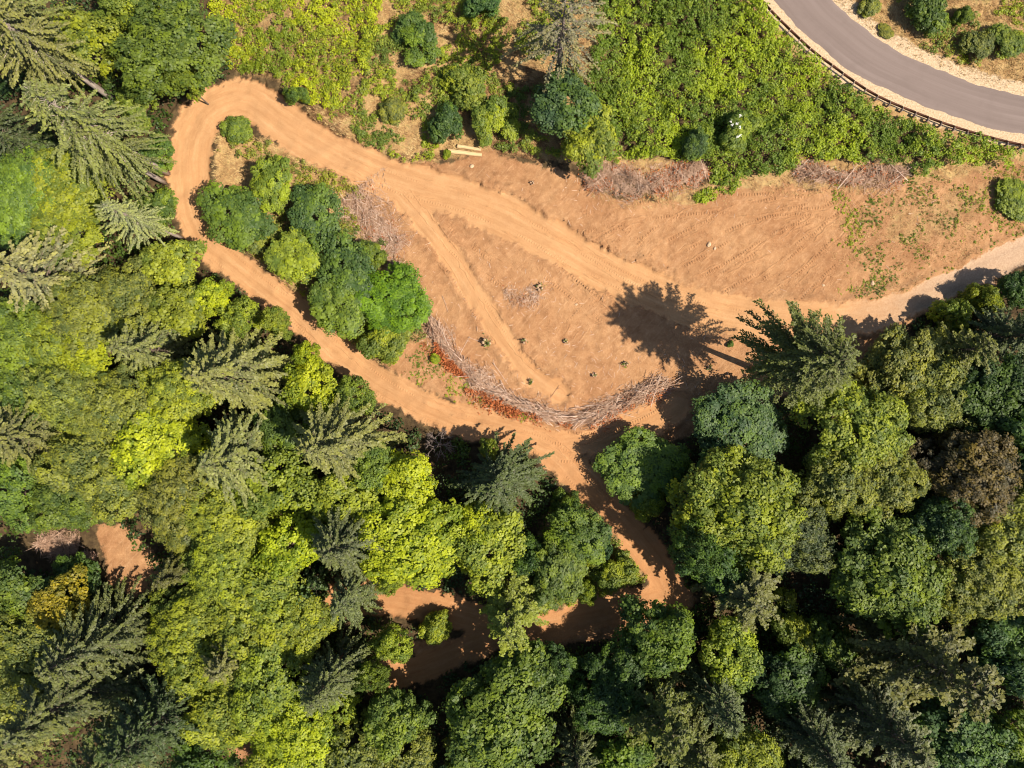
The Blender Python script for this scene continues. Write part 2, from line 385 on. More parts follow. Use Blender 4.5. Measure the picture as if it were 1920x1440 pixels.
    hh = mth(nt, 'ADD', mth(nt, 'MULTIPLY', n3, .8), mth(nt, 'MULTIPLY', n4, .55))
    hh = mth(nt, 'MULTIPLY', hh, mapr(nt, wr, 0, 1, 1, .45))
    bp = nd(nt, 'ShaderNodeBump'); bp.inputs['Strength'].default_value = .8; bp.inputs['Distance'].default_value = .12
    nt.links.new(hh, bp.inputs['Height']); nt.links.new(bp.outputs[0], b.inputs['Normal'])
    return m
M_EARTH = terrain_material()

STEP = .25
gx = np.arange(-74, 74 + STEP / 2, STEP); gy = np.arange(-56, 56 + STEP / 2, STEP)
NX, NY = len(gx), len(gy)
X, Y = np.meshgrid(gx, gy); X = X.ravel(); Y = Y.ravel()
PL = plan(X, Y); Z = height(X, Y, PL)
bx = np.minimum(74 - np.abs(X), 56 - np.abs(Y)); Z = Z * sstep(0, 6, bx)
jx = (vnoise(X * 7.3, Y * 7.3, 201) - .5) * STEP * .7 * (bx > .5); jy = (vnoise(X * 7.3, Y * 7.3, 202) - .5) * STEP * .7 * (bx > .5)
TV = np.stack([X + jx, Y + jy, Z], 1)
qi = (np.arange(NY - 1)[:, None] * NX + np.arange(NX - 1)[None, :]).ravel()
Q = np.stack([qi, qi + 1, qi + 1 + NX, qi + NX], 1)
fm = {k: PL[k][Q].mean(1) for k in ('road', 'soil', 'grass', 'gravel')}
frid = PL['rid'][Q[:, 0]]
cls = np.full(len(Q), 0)
cls[fm['soil'] > .5] = 1
cls[fm['gravel'] > .5] = 2
for i, (k, _, _) in enumerate(ROADS):
    cls[(fm['road'] > .5) & (frid == i)] = {'u': 3, 'l': 4, 's': 5, 'm': 6, 'k': 4}[k]
NAMES = ['ground', 'cleared_soil', 'road_verge', 'dirt_road', 'dirt_track', 'dirt_spur', 'wheel_path']
for ci, nm in enumerate(NAMES):
    F = Q[cls == ci]
    used, inv = np.unique(F, return_inverse=True); F = inv.reshape(-1, 4)
    V = TV[used]; A = {'w_' + k: PL[k][used] for k in ('road', 'soil', 'grass', 'gravel')}
    A['across'] = PL['across'][used]; A['along'] = PL['along'][used]
    if ci == 0:      # the land goes on to the horizon
        n0 = len(V); o = 1500.
        ext = np.array([(-74, -56, 0), (74, -56, 0), (74, 56, 0), (-74, 56, 0), (-o, -o, 0), (o, -o, 0), (o, o, 0), (-o, o, 0)], float)
        V = np.concatenate([V, ext]); F = np.concatenate([F, n0 + np.array([(4, 5, 1, 0), (5, 6, 2, 1), (6, 7, 3, 2), (7, 4, 0, 3)])])
        for k in A: A[k] = np.concatenate([A[k], np.zeros(8)])
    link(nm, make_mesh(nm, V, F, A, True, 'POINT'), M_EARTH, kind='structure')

# asphalt road
m, nt, b = nodemat('asphalt')
pos = worldpos(nt)
cv = nd(nt, 'ShaderNodeCombineXYZ'); nt.links.new(mth(nt, 'MULTIPLY', attr(nt, 'across'), 5.5), cv.inputs[0]); nt.links.new(mth(nt, 'MULTIPLY', attr(nt, 'along'), .03), cv.inputs[1])
a1 = noise(nt, cv.outputs[0], 1., 4, .6); a2 = noise(nt, pos, 14, 3, .7); a3 = noise(nt, pos, .5, 4, .6)
c = ramp(nt, a1, [(.3, (.135, .100, .088)), (.5, (.165, .124, .110)), (.72, (.205, .158, .142))])
c = mix(nt, mapr(nt, a2, .3, .7, 0, .35), c, (.225, .18, .16)); c = mix(nt, mapr(nt, a3, .5, .75, 0, .35), c, (.13, .098, .086))
ac = mth(nt, 'ABSOLUTE', mth(nt, 'SUBTRACT', attr(nt, 'across'), .5))
c = mix(nt, mapr(nt, mth(nt, 'ADD', ac, mapr(nt, a2, 0, 1, -.05, .05)), .455, .5, 0, .7), c, (.34, .245, .165))
nt.links.new(c, b.inputs['Base Color']); b.inputs['Roughness'].default_value = .85; b.inputs['Specular IOR Level'].default_value = .25
bp = nd(nt, 'ShaderNodeBump'); bp.inputs['Strength'].default_value = .25; bp.inputs['Distance'].default_value = .02
nt.links.new(a2, bp.inputs['Height']); nt.links.new(bp.outputs[0], b.inputs['Normal'])
M_ASPH = m
def resample(P, n):
    P = smooth_line(P, .5); d = np.r_[0, np.cumsum(np.linalg.norm(np.diff(P, axis=0), axis=1))]
    t = np.linspace(0, d[-1], n); return np.stack([np.interp(t, d, P[:, 0]), np.interp(t, d, P[:, 1])], 1), t
na = 520; A_, ta = resample(ASPH_L, na); B_, _ = resample(ASPH_R, na)
nc = 13; V = []; ac = []; al = []
for j in range(nc):
    t = j / (nc - 1); P = A_ * (1 - t) + B_ * t
    if j in (0, nc - 1):
        P = P + ((fbm(ta * .9, ta * 0 + j, 4, 5) - .5) * .40)[:, None]
    V.append(np.c_[P, np.full(na, .03 + .05 * (1 - (2 * t - 1) ** 2)) if 0 < j < nc - 1 else np.full(na, -.03)])
    ac.append(np.full(na, t)); al.append(ta)
V = np.concatenate(V); i = (np.arange(nc - 1)[:, None] * na + np.arange(na - 1)[None, :]).ravel()
link('asphalt_road', make_mesh('asphalt_road', V, np.stack([i, i + 1, i + 1 + na, i + na], 1)[:, ::-1], dict(across=np.concatenate(ac), along=np.concatenate(al)), True, 'POINT'), M_ASPH, kind='structure')

# ------------------------------------------------------------------ guardrail
gr = thing('guardrail', 'rust-brown steel guardrail on short posts along the curved asphalt road', 'guardrail', (*G(1590, 152), 0))
gl = np.array(gr.location)
RP, rt = resample(RAIL, 36)
tang = unit(np.gradient(RP, axis=0)); nrm = np.stack([tang[:, 1], -tang[:, 0]], 1)      # right-hand side: away from the road
if ((RP[18] + nrm[18] - G(1700, 130)) ** 2).sum() < ((RP[18] - G(1700, 130)) ** 2).sum(): nrm = -nrm
prof = np.array([(0, .42), (.05, .46), (.05, .53), (0, .57), (0, .61), (.05, .65), (.05, .72), (0, .76), (-.05, .76), (-.05, .42)])
for s in range(len(RP) - 1):          # one rail panel from post to post, small lap at every post
    a = RP[s] + (RP[s + 1] - RP[s]) * .03; bb = RP[s + 1] - (RP[s + 1] - RP[s]) * .03
    V = []
    for pt, nn in ((a, nrm[s]), (bb, nrm[s + 1])):
        for u_, z_ in prof: V.append((pt[0] - nn[0] * u_ * 1.3 - gl[0], pt[1] - nn[1] * u_ * 1.3 - gl[1], z_))
    k = len(prof); q = np.arange(k)
    F = [np.stack([q, (q + 1) % k, (q + 1) % k + k, q + k], 1), np.stack([np.arange(k), k + np.arange(k)[::-1]], 0)]
    link('rail_panel', make_mesh('rail_panel', np.array(V), F), M_RUSTSTEEL, gr)
def boxarr(cx, cy, z0, z1, ax, ay, hx, hy):
    """upright box: axis (ax,ay)"""
    c = np.array([cx, cy]); a = np.array([ax, ay]); b_ = np.array([-ay, ax])
    P = [c + a * i * hx + b_ * j * hy for i, j in ((-1, -1), (1, -1), (1, 1), (-1, 1))]
    V = [(*p, z0) for p in P] + [(*p, z1) for p in P]
    F = np.array([(0, 3, 2, 1), (4, 5, 6, 7), (0, 1, 5, 4), (1, 2, 6, 5), (2, 3, 7, 6), (3, 0, 4, 7)])
    return np.array(V), F
pv, pf = boxarr(0, 0, -.6, .80, 1, 0, .07, .10); post_me = make_mesh('post', pv, pf); post_me.materials.append(M_POST)
bv, bf = boxarr(0, 0, .45, .73, 1, 0, .06, .09); block_me = make_mesh('spacer_block', bv, bf); block_me.materials.append(M_POST)
for s in range(len(RP)):
    ang = math.atan2(tang[s][1], tang[s][0])
    o = link('post', post_me, None, gr); p = RP[s] + nrm[s] * .36; o.location = (p[0] - gl[0], p[1] - gl[1], 0); o.rotation_euler.z = ang
    o2 = link('spacer_block', block_me, None, o); o2.location = (0, 0.19 if (math.cos(ang) * -nrm[s][1] + math.sin(ang) * nrm[s][0]) > 0 else -.19, 0)

# ------------------------------------------------------------------ tree kinds
def broad_proto(name, seed, R, Ht, leaf, clump, per, nl=13, zc=.60, rz=.36, fill=1.15, jit=.36):
    rng = np.random.default_rng(seed)
    zc = Ht * zc; rz = Ht * rz
    dirs = []
    while len(dirs) < nl:
        d = unit(rng.normal(size=3)[None])[0]
        if d[2] < -.45: continue
        if dirs and max(float(d @ q) for q in dirs) > .86: continue
        dirs.append(d)
    lobes = [(np.array([0, 0, zc + rz * .45]), R * .5)]
    for d in dirs:
        f = rng.uniform(.48, .80) * (1.18 if rng.random() < .2 else 1)
        lobes.append((np.array([d[0] * R * f, d[1] * R * f, zc + d[2] * rz * f]), R * rng.uniform(.24, .48)))
    C = []; RR = []; O = []; TB = []
    for c, lr in lobes:
        n = int(6.0 * (lr / clump) ** 2 * fill) + 6
        d = unit(rng.normal(size=(n, 3))); oc = unit((c - np.array([0, 0, zc - rz * .4]))[None])[0]
        keep = (d @ oc > -.35); d = d[keep]
        C.append(c + d * (lr * (.72 + .36 * rng.random(len(d))))[:, None] * np.array([1, 1, .85])); RR.append(clump * rng.choice([.45, .7, 1.0, 1.4], len(d)) * rng.uniform(.85, 1.15, len(d))); O.append(d); TB.append(np.full(len(d), rng.normal() * .16))
    C = np.concatenate(C); RR = np.concatenate(RR); O = np.concatenate(O)
    V, F, t = blob_leaves(C, RR, per, leaf, rng, out=O, jit=jit, flat=.6, tint_sd=.22, base=np.concatenate(TB))
    crown = make_mesh(name + '_crown', V, F, dict(tint=t)); crown.materials.append(M_LEAF)
    tb = Tubes()
    lean = rng.normal(size=2) * .25
    zt = np.linspace(-.3, zc * .8, 6); tr = .035 * R + .07
    P = np.stack([lean[0] * (zt / Ht) ** 2 * 2, lean[1] * (zt / Ht) ** 2 * 2, zt], 1)
    tb.tube(P, tr * np.linspace(1.25, .6, 6), 7)
    for c, lr in lobes[1:]:
        z0 = rng.uniform(.3, .75) * zc; s = np.array([0, 0, z0]); e = c
        t3 = np.linspace(0, 1, 5)[:, None]; mid = s * (1 - t3) + e * t3 + np.array([0, 0, 1]) * (t3 * (1 - t3)) * .12 * R
        tb.tube(mid, tr * np.linspace(.45, .10, 5), 5, False)
    trunk = tb.mesh(name + '_trunk'); trunk.materials.append(M_BARK)
    R = float(np.percentile(np.hypot(V[:, 0], V[:, 1]), 96.5)); Ht = float(np.percentile(V[:, 2], 99.5))
    return dict(R=R, H=Ht, crown=crown, trunk=trunk, mid=.60)

def conifer_proto(name, seed, Rb, Ht, nb=78, droop=.28, width=.6, needle=(.26, .05), base=.14, power=.75, dens=1.0, bark=None, bare=0., tip=.42):
    rng = np.random.default_rng(seed)
    tb = Tubes(); zt = np.linspace(-.3, Ht, 10); r0 = .014 * Ht + .08
    bend = rng.normal(size=2) * .15
    ax = lambda z: np.stack([bend[0] * (z / Ht) ** 2, bend[1] * (z / Ht) ** 2, z], -1)
    tb.tube(ax(zt), r0 * np.clip(1 - zt / Ht, .03, 1) ** .8, 8)
    Ps = []; Ns = []; Ts = []; S = []; TI = []
    for i in range(nb):
        f = (i + .5) / nb; z = Ht * (base + (.985 - base) * f ** .92)
        L = (Rb * (1 - f) ** power) * rng.choice([.6, .82, .95, 1.05]) * rng.uniform(.85, 1.1) * min(1, .72 + f * 2.5) + .22
        az = i * 2.39996 + rng.normal() * .55; L *= 1 + .22 * math.sin(az + seed) + .12 * math.sin(2 * az + 2 * seed)
        dens_i = dens * (.25 if rng.random() < bare else 1.)
        rise = .12 + .42 * f; dr = (droop * (1.2 - f) + .04) * rng.uniform(.6, 1.6)
        h = np.array([math.cos(az), math.sin(az), 0]); sd = np.array([-h[1], h[0], 0]); o = ax(np.array(z)); ph = rng.random() * 6
        def pt(t): return o + h * (L * t)[:, None] + np.array([0, 0, 1]) * (L * (rise * t - dr * 1.5 * t * t))[:, None] + sd * (.07 * L * np.sin(t * 3 + ph))[:, None]
        tb.tube(pt(np.linspace(0, .97, 5)), np.linspace(.012 * L + .012, .006, 5), 4, False)
        bt = rng.normal() * .09
        ns = max(4, int(L / .15)); t = np.linspace(.14, 1, ns) ** .9; B = pt(t)
        for sgn in (-1, 1):
            l = np.clip(width * (.30 + .14 * L) * np.minimum(1, t * 3) * (1.04 - t) ** tip, .10, 1.1) * rng.uniform(.35, 1.45, ns)
            for k in range(ns):
                nn = max(2, int(l[k] / .10 * dens_i)); q = (np.arange(nn) + rng.random(nn)) / nn * l[k]
                dirv = h * .80 + sd * sgn * .62
                Ps.append(B[k] + dirv * q[:, None] + np.array([0, 0, -1]) * (.35 * q * q / (l[k] + .2))[:, None] + rng.normal(size=(nn, 3)) * .03)
                Ts.append(np.tile(dirv, (nn, 1)) + rng.normal(size=(nn, 3)) * .30 + np.array([0, 0, -.12]))
                Ns.append(np.tile([0, 0, 1.], (nn, 1)) + rng.normal(size=(nn, 3)) * .42 + h * .12 + sd * sgn * .25)
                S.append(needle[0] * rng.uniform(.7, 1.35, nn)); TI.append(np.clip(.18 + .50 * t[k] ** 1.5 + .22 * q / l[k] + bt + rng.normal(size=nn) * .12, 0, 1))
    P = np.concatenate(Ps); V, F = leaf_arrays(P, np.concatenate(Ns), np.concatenate(S), rng, needle[1] / needle[0] * 1.5, .03, np.concatenate(Ts))
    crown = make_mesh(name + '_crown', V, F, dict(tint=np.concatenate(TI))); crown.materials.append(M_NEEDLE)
    trunk = tb.mesh(name + '_trunk'); trunk.materials.append(bark or M_BARK)
    Rb = float(np.percentile(np.hypot(V[:, 0], V[:, 1]), 97.5))
    return dict(R=Rb, H=Ht, crown=crown, trunk=trunk, mid=.50)

KIND = {
    'maple': [broad_proto('maple', 11 + i, R, h, .29, .56, 28, nl, fill=.95, jit=.34) for i, (R, h, nl) in enumerate(((5.2, 11.5, 16), (4.6, 11, 15), (3.4, 8.5, 13), (3.2, 8.0, 12)))],
    'alder': [broad_proto('alder', 41 + i, R, h, .20, .40, 26, nl, fill=.80, jit=.30) for i, (R, h, nl) in enumerate(((4.6, 11, 20), (3.6, 9, 17), (2.8, 7.5, 14)))],
    'shrub': [broad_proto('shrub', 71 + i, R, h, .17, .30, 26, nl, .42, .46) for i, (R, h, nl) in enumerate(((2.0, 2.8, 9), (1.9, 2.6, 14), (2.1, 2.5, 7)))],
    'fir': [conifer_proto('fir', 91 + i, R, h, nb, dr, w, (.24, .046), dens=1.15) for i, (R, h, nb, dr, w) in enumerate(((4.6, 19, 215, .30, .56), (4.2, 18, 195, .24, .60), (3.7, 15, 160, .32, .58)))],
    'tallfir': [conifer_proto('tallfir', 191 + i, R, h, nb, dr, w, (.24, .046), base=.42, power=.62, dens=1.15, bark=M_PALEBARK) for i, (R, h, nb, dr, w) in enumerate(((5.0, 21, 180, .28, .56), (4.6, 20, 165, .36, .54)))],
    'lonefir': [conifer_proto('lonefir', 211, 4.5, 21, 280, .24, .62, (.22, .045), base=.47, power=.50, dens=1.0, tip=.22)],
    'cedar': [conifer_proto('cedar', 121 + i, R, h, nb, .22, .85, (.20, .065), .16, .62, 1.2) for i, (R, h, nb) in enumerate(((3.6, 13.5, 110), (3.4, 15, 120)))],
    'sapling': [conifer_proto('sapling', 141, 1.5, 5.0, 60, .12, .8, (.16, .05), .05, .8)],
    'snag': [conifer_proto('snag', 151, 4.4, 17, 70, .42, .6, (.22, .045), .34, .5, .6, M_GREYBARK, .4)],
}
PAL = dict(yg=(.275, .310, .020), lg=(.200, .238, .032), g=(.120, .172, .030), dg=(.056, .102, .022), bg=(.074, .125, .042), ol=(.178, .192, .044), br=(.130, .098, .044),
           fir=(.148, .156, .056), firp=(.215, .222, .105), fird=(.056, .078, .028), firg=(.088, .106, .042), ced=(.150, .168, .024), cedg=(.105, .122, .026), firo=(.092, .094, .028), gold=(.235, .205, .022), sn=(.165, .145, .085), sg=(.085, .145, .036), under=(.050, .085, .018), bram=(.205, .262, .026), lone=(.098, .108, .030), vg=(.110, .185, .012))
CAT = dict(lonefir='tree', tallfir='tree', maple='tree', alder='tree', fir='tree', cedar='tree', sapling='tree', snag='tree', shrub='shrub')
NAME = dict(lonefir='fir_tree', tallfir='fir_tree', maple='broadleaf_tree', alder='broadleaf_tree', fir='fir_tree', cedar='conifer_tree', sapling='young_conifer', snag='half_dead_conifer', shrub='shrub')
GROUP = dict(lonefir='fir trees of the wood', tallfir='fir trees of the wood', maple='broadleaf trees of the wood', alder='broadleaf trees of the wood', fir='fir trees of the wood', cedar='pale conifers of the wood', sapling='young conifers', shrub='shrubs on the open ground')
prng = random.Random(5)
TREES = []
def plant(kind, px, py, r, h, col, label, at_base=False, group=None):
    if kind in ('maple', 'alder') and h > 7: h = 7 + (h - 7) * .7
    pr = KIND[kind]
    if at_base: x, y = G(px, py); R = r / PPM * (CAM_H - h * .4) / CAM_H
    else:
        hm = h * pr[0]['mid']; x, y = footing(px, py, hm); R = r / PPM * (CAM_H - hm) / CAM_H
    if kind in ('maple', 'alder', 'shrub') and not at_base and not label.startswith(('round green tree', 'green tree at the fork')):
        cl = float(plan(np.array([G(px, py)[0]]), np.array([G(px, py)[1]]))['bestd'][0]) * (CAM_H - hm) / CAM_H
        isl = float(poly_sd(np.array([G(px, py)[0]]), np.array([G(px, py)[1]]), Z_ISLAND)[0]) < 1
        R = R * 1.06 if isl else max(R * .5, min(R * (1.12 if kind != 'shrub' else 1.05), cl + .25)) if r > 30 else R
    order = sorted(pr, key=lambda q: abs(math.log(R / q['R'])) + prng.random() * .35); q = order[0]
    z = float(zat(x, y)[0])
    t = thing(NAME[kind], label, CAT[kind], (x, y, z - .02), prng.random() * 6.283, group or GROUP.get(kind))
    s = R / q['R']; sz = h / q['H']
    u = prng.uniform(.88, 1.14); t.scale = (s * u, s / u, sz)
    a = link('trunk', q['trunk'], None, t); b_ = link('crown', q['crown'], None, t)
    c = PAL[col]; v = prng.uniform(.88, 1.12); w = prng.uniform(.93, 1.07)
    b_.color = (c[0] * v * w, c[1] * v, c[2] * v, 1)
    TREES.append((x, y, R, h)); return t

T = plant
# --- wood along the left edge, top to bottom
T('tallfir', 212, 186, 92, 21, 'fir', 'tall olive fir at the top left, its bare trunk foot showing beside the scrub', True)
T('tallfir', 315, 326, 88, 23, 'fir', 'tallest long-fronded fir with grey trunk foot beside the dirt track bend', True)
T('tallfir', 311, 344, 60, 18, 'fir', 'slimmer fir close below the tall long-fronded fir at the track bend', True)
T('tallfir', 342, 447, 56, 15, 'firp', 'pale fir whose thin grey trunk reaches the left edge of the dirt track', True)
T('fir', 62, 515, 92, 19, 'firp', 'pale silvery fir at the left edge of the picture')
T('fir', 10, 258, 62, 18, 'fird', 'dark green fir at the left edge below the tall olive fir')
T('fir', 22, 30, 80, 20, 'fir', 'olive fir in the top left corner of the picture')
T('maple', 168, 92, 66, 9, 'lg', 'bright green broadleaf tree between the top left firs and the big round maple')
T('maple', 330, 95, 108, 12, 'g', 'big round dark green maple above the dirt track hairpin')
T('maple', 352, 160, 62, 9, 'lg', 'yellow-green broadleaf tree at the hairpin, below the big round maple')
T('alder', 245, 15, 50, 8, 'lg', 'small light green tree at the top edge left of the big round maple')
T('alder', 55, 375, 88, 11, 'g', 'mid green broadleaf tree on the left edge above the silvery fir')
T('alder', 150, 345, 70, 10, 'lg', 'light green tree under the tips of the long-fronded fir')
T('alder', 120, 430, 66, 9, 'lg', 'yellowish green tree between the silvery fir and the pale fir')
T('shrub', 255, 205, 42, 4, 'lg', 'light green bush beside the bare trunk foot at the top left')
T('shrub', 295, 285, 36, 3.5, 'g', 'green bush beside the grey trunk foot at the track bend')
T('shrub', 285, 395, 40, 4, 'g', 'green bush at the edge of the track above the pale fir')
# left canopy
T('maple', 330, 500, 58, 8, 'lg', 'yellow-green tree by the dirt track just below the pale fir')
T('alder', 245, 560, 66, 9, 'ol', 'olive broadleaf tree below the pale fir')
T('alder', 165, 590, 72, 10, 'ol', 'olive tree right of the silvery fir, second in from the left edge')
T('alder', 40, 640, 76, 10, 'g', 'mid green tree on the left edge below the silvery fir')
T('alder', 110, 650, 66, 9, 'lg', 'light green tree left of the small dark-shadowed fir')
T('maple', 170, 655, 52, 9, 'yg', 'bright yellow tree left of the small dark-shadowed fir')
T('fir', 280, 655, 68, 14, 'fir', 'small grey-olive fir with a dark gap on its upper left, amid the left canopy')
T('fir', 438, 705, 104, 18, 'fir', 'star-shaped grey-green fir amid bright trees beside the dirt track')
T('maple', 400, 558, 56, 8, 'yg', 'bright yellow tree at the track edge, first of the roadside row')
T('maple', 455, 600, 58, 8, 'lg', 'light green tree at the track edge, second of the roadside row')
T('maple', 520, 605, 56, 8, 'lg', 'light green tree at the track edge, third of the roadside row')
T('maple', 580, 672, 56, 8, 'yg', 'bright yellow tree at the track edge, fourth of the roadside row')
T('maple', 585, 735, 50, 9, 'yg', 'bright yellow tree between the star-shaped fir and the dark roadside tree')
T('maple', 348, 585, 52, 9, 'lg', 'light green tree above the star-shaped fir')
T('maple', 668, 745, 80, 6.5, 'g', 'dark green broadleaf tree at the track edge, last of the roadside row')
T('alder', 55, 735, 70, 10, 'g', 'green tree on the left edge above the pale low fir')
T('alder', 140, 745, 72, 10, 'ol', 'olive tree above the pale low fir on the left')
T('alder', 225, 765, 70, 10, 'ol', 'olive tree left of the big yellow crown')
T('alder', 335, 735, 60, 9, 'lg', 'light green tree between the small fir and the star-shaped fir')
T('maple', 295, 830, 76, 10, 'yg', 'big bright yellow crown in the middle of the left canopy')
T('fir', 55, 815, 84, 15, 'fir', 'pale low fir with spreading fronds at the left edge')
T('fir', 440, 848, 88, 16, 'fir', 'grey-green fir below the star-shaped fir')
T('fir', 625, 830, 100, 17, 'fir', 'wide fir with radiating fronds beside the dark gap with the dead bush')
T('alder', 165, 860, 70, 10, 'ol', 'olive tree right of the pale low fir')
T('alder', 35, 915, 66, 9, 'g', 'green tree on the left edge above the brush heap')
T('alder', 125, 930, 58, 8, 'g', 'green tree just above the brush heap in the wood')
T('alder', 228, 905, 60, 9, 'ol', 'olive tree above the bare soil patch in the wood')
T('alder', 345, 920, 76, 10, 'ol', 'olive tree below the big bright yellow crown')
T('alder', 540, 800, 54, 8, 'g', 'green tree between the star-shaped fir and the wide fir')
T('maple', 520, 915, 70, 10, 'lg', 'yellow-green tree below the two middle firs of the left wood')
T('alder', 430, 965, 74, 10, 'lg', 'light green tree right of the bare soil patch, upper one')
T('maple', 556, 1020, 58, 10, 'yg', 'brightest yellow crown right of the bare soil patch')
T('alder', 352, 995, 46, 7, 'ol', 'olive tree touching the bare soil patch on its right')
T('cedar', 330, 1072, 42, 9, 'firo', 'small olive conifer casting its shadow on the bare soil patch')
T('alder', 430, 1060, 74, 10, 'lg', 'light green tree right of the bare soil patch, lower one')
T('alder', 500, 1100, 72, 10, 'lg', 'light green tree below the brightest yellow crown')
T('fir', 645, 1010, 86, 15, 'firg', 'grey-green fir left of the bright yellow maple pair')
T('maple', 650, 930, 66, 9, 'lg', 'yellow-green tree below the wide fir')
T('maple', 762, 900, 62, 9, 'yg', 'yellow-green tree below the dead grey bush')
T('maple', 705, 880, 46, 9, 'g', 'green tree left of the dead grey bush')
T('maple', 775, 1005, 90, 11, 'yg', 'left one of the bright yellow maple pair above the spur track')
T('maple', 912, 1025, 68, 10, 'lg', 'right one of the bright yellow maple pair above the spur track')
T('maple', 905, 985, 44, 10, 'yg', 'yellow crown top between the bright maples and the dark fir')
T('fir', 935, 895, 88, 12.5, 'fird', 'dark green fir at the junction of the two dirt tracks')
T('maple', 915, 842, 42, 5, 'lg', 'small yellow-green tree at the track edge above the dark junction fir')
T('alder', 735, 1085, 52, 8, 'lg', 'light green tree at the left end of the spur track')
T('fir', 655, 1115, 56, 12, 'firg', 'small feathery fir at the left end of the spur track')
T('sapling', 580, 1110, 44, 8, 'bg', 'small blue-green conifer left of the feathery fir')
# triangle between the tracks
T('shrub', 1062, 945, 36, 4, 'g', 'green bush at the top of the wedge between the dirt tracks')
T('alder', 1085, 1010, 62, 6, 'g', 'green tree in the middle of the wedge between the dirt tracks')
T('shrub', 1150, 1072, 46, 4, 'lg', 'light green bush at the right corner of the wedge beside the track')
T('alder', 1045, 1062, 56, 5.5, 'g', 'green tree low in the wedge, above the spur track')
T('shrub', 1100, 1112, 44, 3.5, 'lg', 'yellowish bush low in the wedge beside the spur track')
T('shrub', 1128, 1022, 30, 4, 'bg', 'blue-green bush at the right edge of the wedge')
T('shrub', 1010, 1105, 40, 3.2, 'ol', 'olive bush right of the foot of the spur track conifer')
T('shrub', 985, 1045, 38, 5, 'dg', 'dark bush between the bright maple pair and the wedge')
T('cedar', 953, 1112, 70, 13.5, 'ced', 'pale yellow-green conifer standing alone in the spur track', True)
# lower left
T('maple', 130, 1125, 48, 9, 'gold', 'thin golden tree with yellowing leaves in the lower left')
T('maple', 32, 1100, 62, 8, 'g', 'green tree on the left edge below the brush heap')
T('alder', 140, 1082, 44, 5, 'dg', 'dark green tree just below the brush heap')
T('alder', 60, 1195, 72, 10, 'ol', 'olive tree on the left edge below the golden tree')
T('fir', 175, 1205, 92, 16, 'firg', 'grey-green fir below the golden tree')
T('fir', 135, 1305, 104, 18, 'firg', 'large grey fir in the lower left')
T('fir', 300, 1345, 96, 18, 'fird', 'dark fir right of the large grey fir in the lower left')
T('fir', 18, 1385, 66, 15, 'fir', 'fir cut by the left edge near the bottom corner')
T('fir', 215, 1415, 78, 15, 'firg', 'fir cut by the bottom edge below the large grey fir')
T('alder', 360, 1165, 72, 9, 'lg', 'light green tree below the bare soil patch')
T('alder', 475, 1175, 76, 10, 'lg', 'light green tree right of the tree below the bare soil patch')
T('alder', 40, 1290, 60, 10, 'ol', 'olive tree on the left edge beside the large grey fir')
T('fir', 440, 1225, 66, 12, 'fir', 'low fir sunk in the light green canopy of the lower left')
T('alder', 560, 1165, 62, 9, 'lg', 'light green tree below the small blue-green conifer')
T('alder', 370, 1245, 62, 10, 'lg', 'light green tree between the grey-green firs and the low sunk fir')
T('fir', 622, 1262, 74, 15, 'firg', 'fir with dark fronds and a dark gap on its left, bottom centre left')
T('alder', 520, 1270, 76, 11, 'lg', 'light green tree left of the dark-fronded fir')
T('alder', 425, 1320, 70, 10, 'lg', 'light green tree right of the dark fir in the lower left')
T('alder', 560, 1370, 82, 11, 'yg', 'yellow-green tree near the bottom edge below the dark-fronded fir')
T('alder', 540, 1445, 70, 10, 'lg', 'light green tree cut by the bottom edge right of the soil gap')
T('alder', 385, 1425, 56, 9, 'dg', 'dark green tree at the bottom edge left of the soil gap')
T('alder', 660, 1420, 70, 10, 'ol', 'olive tree cut by the bottom edge, bottom centre left')
T('maple', 740, 1200, 66, 8, 'lg', 'yellow-tipped tree at the dark end of the spur track')
T('shrub', 815, 1178, 30, 3, 'lg', 'low bright bush on the spur track verge')
T('maple', 700, 1260, 64, 9, 'g', 'green tree between the dark-fronded fir and the dark gap')
T('maple', 740, 1350, 84, 11, 'g', 'large green tree near the bottom edge left of the dark gap')
T('alder', 760, 1430, 60, 9, 'ol', 'olive tree cut by the bottom edge left of the big bottom maple')
# lower middle
T('maple', 945, 1335, 108, 13, 'g', 'big dark green maple at the bottom edge below the spur track conifer')
T('fir', 1080, 1410, 56, 13, 'firg', 'narrow fir cut by the bottom edge right of the big bottom maple')
T('alder', 900, 1435, 66, 9, 'ol', 'olive tree cut by the bottom edge under the big bottom maple')
T('maple', 1238, 1182, 72, 11, 'g', 'round green tree just below the end of the dirt track')
T('cedar', 1240, 1335, 84, 16, 'cedg', 'yellow-olive conifer below the round tree at the track end')
T('sapling', 1194, 1222, 22, 6, 'ced', 'slender pale conifer tip left of the round tree at the track end')
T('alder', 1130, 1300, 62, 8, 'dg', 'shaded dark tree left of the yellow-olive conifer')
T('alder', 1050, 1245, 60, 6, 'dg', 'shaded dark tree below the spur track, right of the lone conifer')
T('maple', 1160, 1430, 60, 9, 'g', 'green tree cut by the bottom edge below the yellow-olive conifer')
